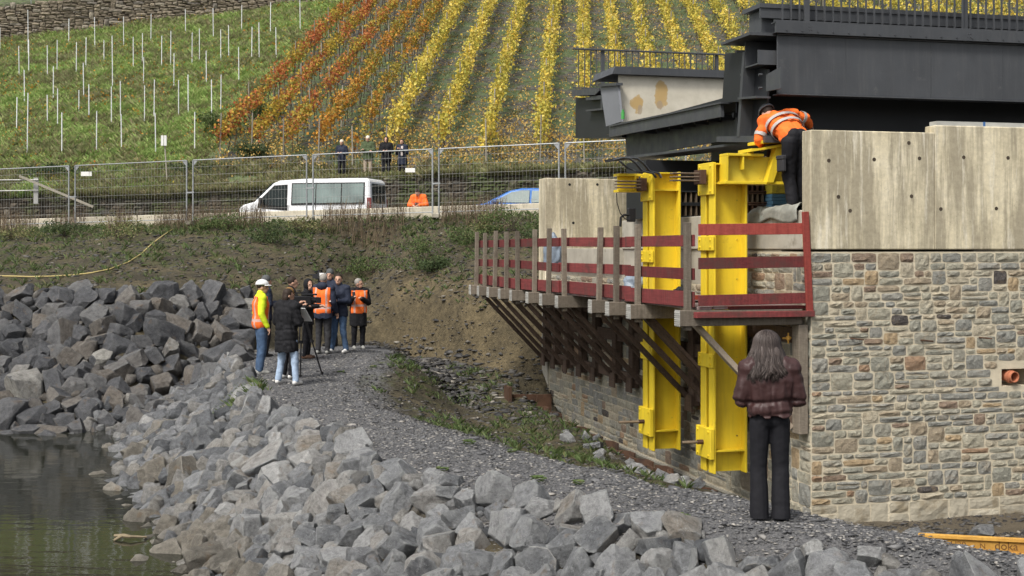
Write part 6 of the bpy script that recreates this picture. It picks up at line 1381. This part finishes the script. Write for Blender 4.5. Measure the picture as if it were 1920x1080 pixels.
            q.ell(hp(0, -.01, .055), (.090*k, .104*k, .105*k), 14, 10, hm); m = remesh(q, .012*k, 'beanie', 3); bm = bmesh.new(); bm.from_mesh(m); iv = hm.inverted(); bmesh.ops.delete(bm, geom=[v for v in bm.verts if (iv @ (v.co-hd)/k).z < .045-.25*min(0, (iv @ (v.co-hd)/k).y) - .03], context='VERTS'); bm.to_mesh(m); bm.free(); c = ch('beanie', m, mat); s2 = c.modifiers.new('solid', 'SOLIDIFY'); s2.thickness = .012
    return o, J, hp, k
def wrinkle(m, amp, fr):
    n = len(m.vertices); co = np.empty(n*3); m.vertices.foreach_get('co', co); co = co.reshape(-1, 3); nr_ = np.empty(n*3); m.vertices.foreach_get('normal', nr_); nr_ = nr_.reshape(-1, 3)
    f = vnoise(co[:, 0]*fr*1.4+3+co[:, 1]*fr, co[:, 2]*fr*1.3+co[:, 1]*5)+.5*vnoise(co[:, 0]*fr*3+co[:, 1]*9, co[:, 2]*fr*3.4); co += nr_*((f-.75)*amp)[:, None]; m.vertices.foreach_set('co', co.ravel())
def on_path(px, D, dz=0.): X = (px-960)*D/F; return (X, D, float(land(X, D))+dz)
PI = math.pi
# woman in the maroon puffer, seen from behind
ws, wj, whp, wk = person('woman seen from behind in a maroon puffer jacket, long brown hair and black trousers', on_land(1443, 975, None, 9, 14), R(-3), 1.68,
    dict(elL=(-.262, -.01, 1.14), elR=(.262, -.01, 1.14), wrL=(-.13, .24, 1.12), wrR=(.13, .24, 1.14), anL=(-.100, -.03, .09), anR=(.100, -.03, .09), knL=(-.102, .02, .5), knR=(.102, .02, .5), head=(-.02, .05, 1.62)),
    jacket=m_maroon, hem=1.01, jfat=.058, trousers=m_blacktrouser, tfat=.015, flare=.036, twr=.006, shoes=m_shoeblack, vox=.010, seams=(1.0, 1.12), sd=.018, pf=.016, look=-.3)
r = np.random.default_rng(9); q = MB(); base = MB(); hd = wj['head']
base.ell(hd+V3(0, -.01, .030), (.108, .112, .108), 18, 12); base.ell(hd+V3(.0, -.065, -.10), (.135, .10, .16), 16, 12); base.ell(hd+V3(-.01, -.085, -.17), (.16, .050, .10), 16, 12)
hm_ = remesh(base, .008, 'hair', 4); n = len(hm_.vertices); co = np.empty(n*3); hm_.vertices.foreach_get('co', co); co = co.reshape(-1, 3); an_ = np.arctan2(co[:, 0]-hd.x, -(co[:, 1]-hd.y)); zz = co[:, 2]-hd.z; wv_ = vnoise(an_*9+3+.8*np.sin(zz*16), zz*5)+.6*vnoise(an_*21+.9*np.sin(zz*19), zz*7); rad_ = 1+.16*(wv_-.75); co[:, 0] = hd.x+(co[:, 0]-hd.x)*rad_; co[:, 1] = hd.y+(co[:, 1]-hd.y)*rad_; hm_.vertices.foreach_set('co', co.ravel()); c = link('hair', hm_, m_hairlong, ws)
for i in range(2400):
    lock = r.integers(0, 70); rl = np.random.default_rng(int(lock)+500); a = -2.05+4.1*(lock+.5)/70+r.normal()*.035+rl.normal()*.02; ph0 = r.uniform(.0, 1.1); wv = rl.uniform(0, 6.28)+r.normal()*.35; am = rl.uniform(.05, .13); fr_2 = rl.uniform(8, 12); zb = -(.215+.07*rl.random()+.03*r.random()-.05*abs(math.sin(a))*(a > 0)); lift = r.uniform(.0, .012); pts = []
    for j in range(6):
        p_ = ph0+(1.55-ph0)*j/5; pts.append(hd+V3((.115+lift)*math.sin(p_)*math.sin(a), -.01-(.119+lift)*math.sin(p_)*math.cos(a), .030+(.115+lift)*math.cos(p_)))
    for j in range(1, 11):
        tt = j/10; z = .03+(zb-.03)*tt; grow = tt**1.2; rx_ = .115+lift+.105*grow*(1.1 if a < 0 else .9); ry_ = .119+lift+.085*grow; aa = a*(1-.10*grow)+am*grow**.7*math.sin(wv+fr_2*tt); k_ = 1+.06*math.sin(wv*1.7+fr_2*.8*tt)*grow
        pts.append(hd+V3(rx_*k_*math.sin(aa), -.01-ry_*k_*math.cos(aa), z))
    q.tube(pts, [.0026]+[.0034]*14+[.0008], 3)
hs_ = q.mesh('hair_strands'); smooth(hs_); link('hair_strands', hs_, m_hairlong, c)
# worker bent over the bracket
Lw = A2W((.20, .86, 2.965))
wk_, wkj, wkh, kk = person('worker in an orange hi-vis jacket and grey helmet bending under the bridge on the abutment', Lw, R(14)+R(4), 1.80,
    dict(pelvis=(-.02, -.06, .93), waist=(-.05, .06, 1.05), chest=(-.05, .25, 1.18), neck=(-.08, .40, 1.25), head=(-.13, .50, 1.31), shL=(-.25, .36, 1.20), shR=(.17, .36, 1.30), elL=(-.35, .34, .95), wrL=(-.22, .52, .90), elR=(.40, .42, 1.27), wrR=(.56, .58, 1.20), hipL=(-.10, -.05, .9), hipR=(.08, -.05, .9), knL=(-.08, .03, .48), anL=(-.06, -.05, .09), knR=(.12, .05, .48), anR=(.14, .1, .09)),
    jacket=m_hioj, hem=.95, jfat=.040, wr=.014, jl=.55, trousers=m_blacktrouser, tfat=.035, shoes=m_shoeblack, hat=(m_greyhelm, 'helmet'), hair=(m_hairdark, 'short'), look=-.7, vox=.012)
# reflective tape around the jacket: two bands round the torso, one round each sleeve
def band(c, ax, rx, ry, latv, w, name, parent, mat=m_tapegrey, n=28):
    ax = Vector(ax).normalized(); l = Vector(latv)-ax*Vector(latv).dot(ax); l.normalize(); f = ax.cross(l); V = []
    for t_ in [2*math.pi*i/n for i in range(n)]:
        for h in (-w/2, w/2): V.append(Vector(c)+l*rx*math.cos(t_)+f*ry*math.sin(t_)+ax*h)
    m = bpy.data.meshes.new(name); m.from_pydata([tuple(v) for v in V], [], [(2*i, 2*i+1, (2*i+3) % (2*n), (2*i+2) % (2*n)) for i in range(n)]); o = link(name, m, mat, parent); s2 = o.modifiers.new('solid', 'SOLIDIFY'); s2.thickness = .006; s2.offset = 0; return o
k = kk; sp1 = wkj['chest']-wkj['waist']
for tt in (.25, .85): band(wkj['waist']+sp1*tt, sp1, (.222+.03*tt)*k, .178*k, wkj['shR']-wkj['shL'], .055, 'reflective_band', wk_)
for s in 'LR':
    d = wkj['el'+s]-wkj['sh'+s]; band(wkj['sh'+s]+d*.72, d, .086, .086, (1, .3, .2), .05, 'reflective_band', wk_)
q = MB(); p = wkj['hipL']; q.box(p.x-.155, p.x-.10, p.y-.08, p.y+.10, .52, .72); q.box(p.x-.165, p.x-.10, p.y-.085, p.y+.105, .68, .74); pk = link('cargo_pocket', q.mesh('cargo_pocket'), m_chargr, wk_, bev=.012)
# the group on the path
FR = -PI/2                                            # facing right
hh, hj, hhp, k = person('man in white hard hat, fluorescent yellow jacket and orange vest beside the boulders', on_path(489, 25.6), R(-70), 1.80, dict(elL=(-.25, -.06, 1.14), wrL=(-.22, .05, .88)), head=R(-10), jacket=m_hiy, hem=.95, jfat=.03, trousers=m_jean, shoes=m_shoegrey, vest=m_hio, hat=(m_helm, 'helmet'), hair=(m_hairdark, 'short'))
person('man in grey beanie half hidden behind the white hard hat', on_path(497, 29.2), R(-60), 1.78, HOLD, jacket=m_navy, trousers=m_blacktrouser, hat=(m_beanie, 'beanie'))
wb, wbj, wbh, k = person('woman in long black puffer coat, pale jeans and white sneakers holding a clipboard', on_path(538, 23.4), R(-30), 1.68, dict(HOLD, anL=(-.20, .0, .09), knL=(-.16, .05, .5), anR=(.22, -.02, .09), knR=(.17, .02, .5)), head=R(-30), jacket=m_blackcloth, hem=.62, jfat=.055, trousers=m_jeanpale, shoes=m_shoewhite, hair=(m_hairdark, 'bob'), seams=(.80, 1.0), sd=.010, look=-.15)
co_, coj, coh, k = person('camera operator in brown beanie and black clothes behind the tripod', on_path(541, 24.5), R(-40), 1.66, dict(HOLD, wrL=(-.06, .30, 1.42), wrR=(.10, .32, 1.38), elL=(-.24, .1, 1.2), elR=(.24, .1, 1.2)), jacket=m_blackcloth, hem=.75, trousers=m_blacktrouser, shoes=m_shoewhite, hat=(m_beaniebr, 'beanie'), hair=(m_hairdark, 'bob'))
person('man with short brown hair in a black coat and grey trousers, facing right', on_path(546, 28.0), R(-75), 1.80, dict(HOLD, wrR=(.05, .42, 1.22)), jacket=m_blackcloth, hem=.80, trousers=m_greytr, shoes=m_shoebrown, hair=(m_hairdark, 'short'))
person('person all in black with hood and brown shoes in mid group', on_path(576, 28.8), R(-95), 1.72, dict(HOLD), head=R(-40), jacket=m_blackcloth, hem=.78, trousers=m_blacktrouser, shoes=m_shoebrown, hat=(m_blackcloth, 'hood'))
person('man seen from behind in an orange hi-vis vest over a dark navy jacket', on_path(606, 30.0), R(-12), 1.80, dict(wrR=(.27, .10, .92)), jacket=m_navy, hem=.80, jfat=.04, trousers=m_chargr, shoes=m_shoegrey, vest=m_hio, hair=(m_hairgrey, 'short'), hood=True)
person('bearded man in a grey beanie standing at the back of the group', on_path(620, 32.2), R(150), 1.86, HOLD, head=R(25), jacket=m_navy, trousers=m_blacktrouser, hat=(m_beanie, 'beanie'))
mn, mnj, mnh, k = person('dark haired man in a navy jacket and jeans holding white notes', on_path(636, 30.3), R(160), 1.80, dict(HOLD, anL=(-.16, -.02, .09), anR=(.15, .06, .09)), jacket=m_navy, hem=.84, trousers=m_jean, shoes=m_shoewhite, hair=(m_hairdark, 'short'), head=R(15))
ph, phj, phh, k = person('grey haired woman in orange vest over a long black coat looking at a phone', on_path(672, 31.6), R(-160), 1.68, dict(HOLD, wrL=(-.02, .27, 1.26), wrR=(.20, .28, 1.28)), head=R(60), jacket=m_blackcloth, hem=.60, jfat=.045, trousers=m_blacktrouser, shoes=m_shoegrey, vest=m_hio, hair=(m_hairgrey, 'short'))
def held(parent, name, label, cat, J, wrist, size, mat, off=(0, .06, .02), tilt=.5, yaw=0):
    q = MB(); q.box(-size[0]/2, size[0]/2, -size[1]/2, size[1]/2, -size[2]/2, size[2]/2); p = parent.matrix_world if 0 else Matrix.LocRotScale(parent.location, parent.rotation_euler, None); w = p @ (J[wrist]+V3(*off))
    o = link(name, q.mesh(name), mat); o.location = w; o.rotation_euler = (tilt, 0, parent.rotation_euler.z+yaw); return tag(o, label, cat)
held(wb, 'clipboard', 'white clipboard held by the woman in the black puffer coat', 'clipboard', wbj, 'wrR', (.22, .012, .31), m_paper, (.02, .06, .10), .7)
held(mn, 'paper_notes', 'white paper notes held by the man in the navy quilted jacket', 'paper', mnj, 'wrR', (.15, .01, .21), m_paper, (-.06, .10, .03), 1.2)
held(ph, 'mobile_phone', 'black phone held up by the woman in the orange vest', 'phone', phj, 'wrR', (.075, .010, .15), m_plastic, (0, .09, .07), .4)
# camera on its tripod, second camera behind
def tripod(px, D, label, h=1.35, yaw=0, spread=.42):
    b = on_path(px, D); t = T('camera_tripod', label, 'tripod', b); apex = Vector((b[0], b[1], b[2]+h))
    for a in (.4, 2.5, 4.6):
        f = Vector((b[0]+spread*math.cos(a+yaw), b[1]+spread*math.sin(a+yaw), 0)); f.z = float(land(f.x, f.y)); s = Vector((-math.sin(a+yaw), math.cos(a+yaw), 0))*.03; mid = apex*.5+f*.5
        q = MB(); q.tube([apex+s, mid+s], .013, 6); q.tube([apex-s, mid-s], .013, 6); q.tube([mid, f], .015, 6); q.beam(mid+s*1.4, mid-s*1.4, .04, .05); l = t.part('leg', q, m_plastic); q = MB(); q.ell(f+Vector((0, 0, .02)), (.03, .03, .025), 8, 6); t.part('foot', q, m_rubber, l)
    q = MB(); q.cyl(apex-Vector((0, 0, .06)), apex+Vector((0, 0, .05)), .05, 12); t.part('head', q, m_plastic); q = MB(); q.tube([apex+Vector((0, 0, .03)), apex+Vector((-.3, -.1, -.12))], .01, 6); t.part('pan_handle', q, m_plastic); return apex
def videocam(apex, label, yaw):
    t = T('video_camera', label, 'video camera', tuple(apex), rz=yaw); t.o = (0, 0, 0); q = MB(); q.box(-.07, .07, -.20, .16, .055, .22); t.part('body', q, m_plastic, bev=.012)
    q = MB(); q.cyl((0, .16, .14), (0, .27, .14), .052, 14); l = t.part('lens', q, m_plastic); q = MB(); q.box(-.075, .075, .27, .36, .085, .195); t.part('lens_hood', q, m_plastic, l)
    q = MB(); q.box(-.02, .02, -.12, .12, .27, .295); q.box(-.02, .02, -.12, -.09, .22, .27); q.box(-.02, .02, .09, .12, .22, .27); t.part('handle', q, m_plastic); q = MB(); q.cyl((.055, -.02, .25), (.055, .28, .25), .018, 8); t.part('microphone', q, m_plastic); q = MB(); q.box(-.15, -.075, -.05, -.03, .12, .21); t.part('screen', q, m_galv)
ap = tripod(566, 25.2, 'black camera tripod standing in front of the woman with the clipboard', 1.28, .2); videocam(ap, 'black video camera on the tripod beside the brown beanie', R(-60))
ap = tripod(600, 33.2, 'black tripod behind the man in the orange vest', 1.55, 1.); videocam(ap, 'video camera with a pale light behind the man in the orange vest', R(170))
q = MB(); q.box(ap.x+.02, ap.x+.13, ap.y-.25, ap.y-.2, ap.z+.06, ap.z+.22); single('camera_light', 'pale white light panel on the camera behind the group', 'light panel', q, m_paper, (ap.x, ap.y-.2, ap.z+.2))
# four onlookers above the road wall
def on_hill(px, D): X = (px-960)*D/F; return (X, D, float(hillz2(X, D)))
person('onlooker in a dark navy jacket and pale cap, leftmost of the four above the van', on_hill(641, 55.6), R(170), 1.66, HOLD, jacket=m_navy, hem=.82, hat=(m_pale, 'beanie'), vox=.016)
person('onlooker in an olive jacket and beige trousers with folded arms above the van', on_hill(690, 55.6), R(175), 1.80, CROSS, jacket=m_olive, hem=.80, jfat=.045, trousers=m_beige, shoes=m_shoebrown, hat=(m_pale, 'beanie'), vox=.016)
person('onlooker all in black with a raised hood, third of the four above the road', on_hill(724, 55.4), R(178), 1.80, HOLD, jacket=m_blackcloth, hem=.80, jfat=.045, hat=(m_blackcloth, 'hood'), vox=.016)
oo, oj, oh, k = person('dark haired onlooker in navy coat and pale scarf, rightmost of the four', on_hill(754, 55.4), R(160), 1.68, dict(HOLD, wrL=(-.06, .26, 1.28), wrR=(.10, .25, 1.30)), jacket=m_navy, hem=.66, jfat=.045, hair=(m_hairdark, 'bob'), vox=.016)
q = MB(); q.tube([V3(-.06, .12, 1.38), V3(-.07, .20, 1.2), V3(-.08, .20, .98)], .045, 8, .4); link('scarf', q.mesh('scarf'), m_scarf, oo)
x, y = fpt(786); y = 45.; x = (786-960)*y/F
person('person in an orange hi-vis jacket crouching behind the road barrier', (x, y, ROADZ+.04), R(165), 1.75, dict(pelvis=(0, -.15, .62), waist=(0, -.08, .78), chest=(0, .02, .98), neck=(0, .10, 1.16), head=(0, .19, 1.27), shL=(-.19, .06, 1.11), shR=(.19, .06, 1.11), elL=(-.30, .12, .86), elR=(.30, .12, .86), wrL=(-.12, .32, .84), wrR=(.12, .32, .84), hipL=(-.1, -.14, .6), hipR=(.1, -.14, .6), knL=(-.15, .25, .52), knR=(.15, .25, .52), anL=(-.13, .0, .09), anR=(.13, .0, .09)), jacket=m_hioj, hem=.95, jfat=.06, trousers=m_hioj, hair=(m_hairdark, 'short'), look=-.7, vox=.016)
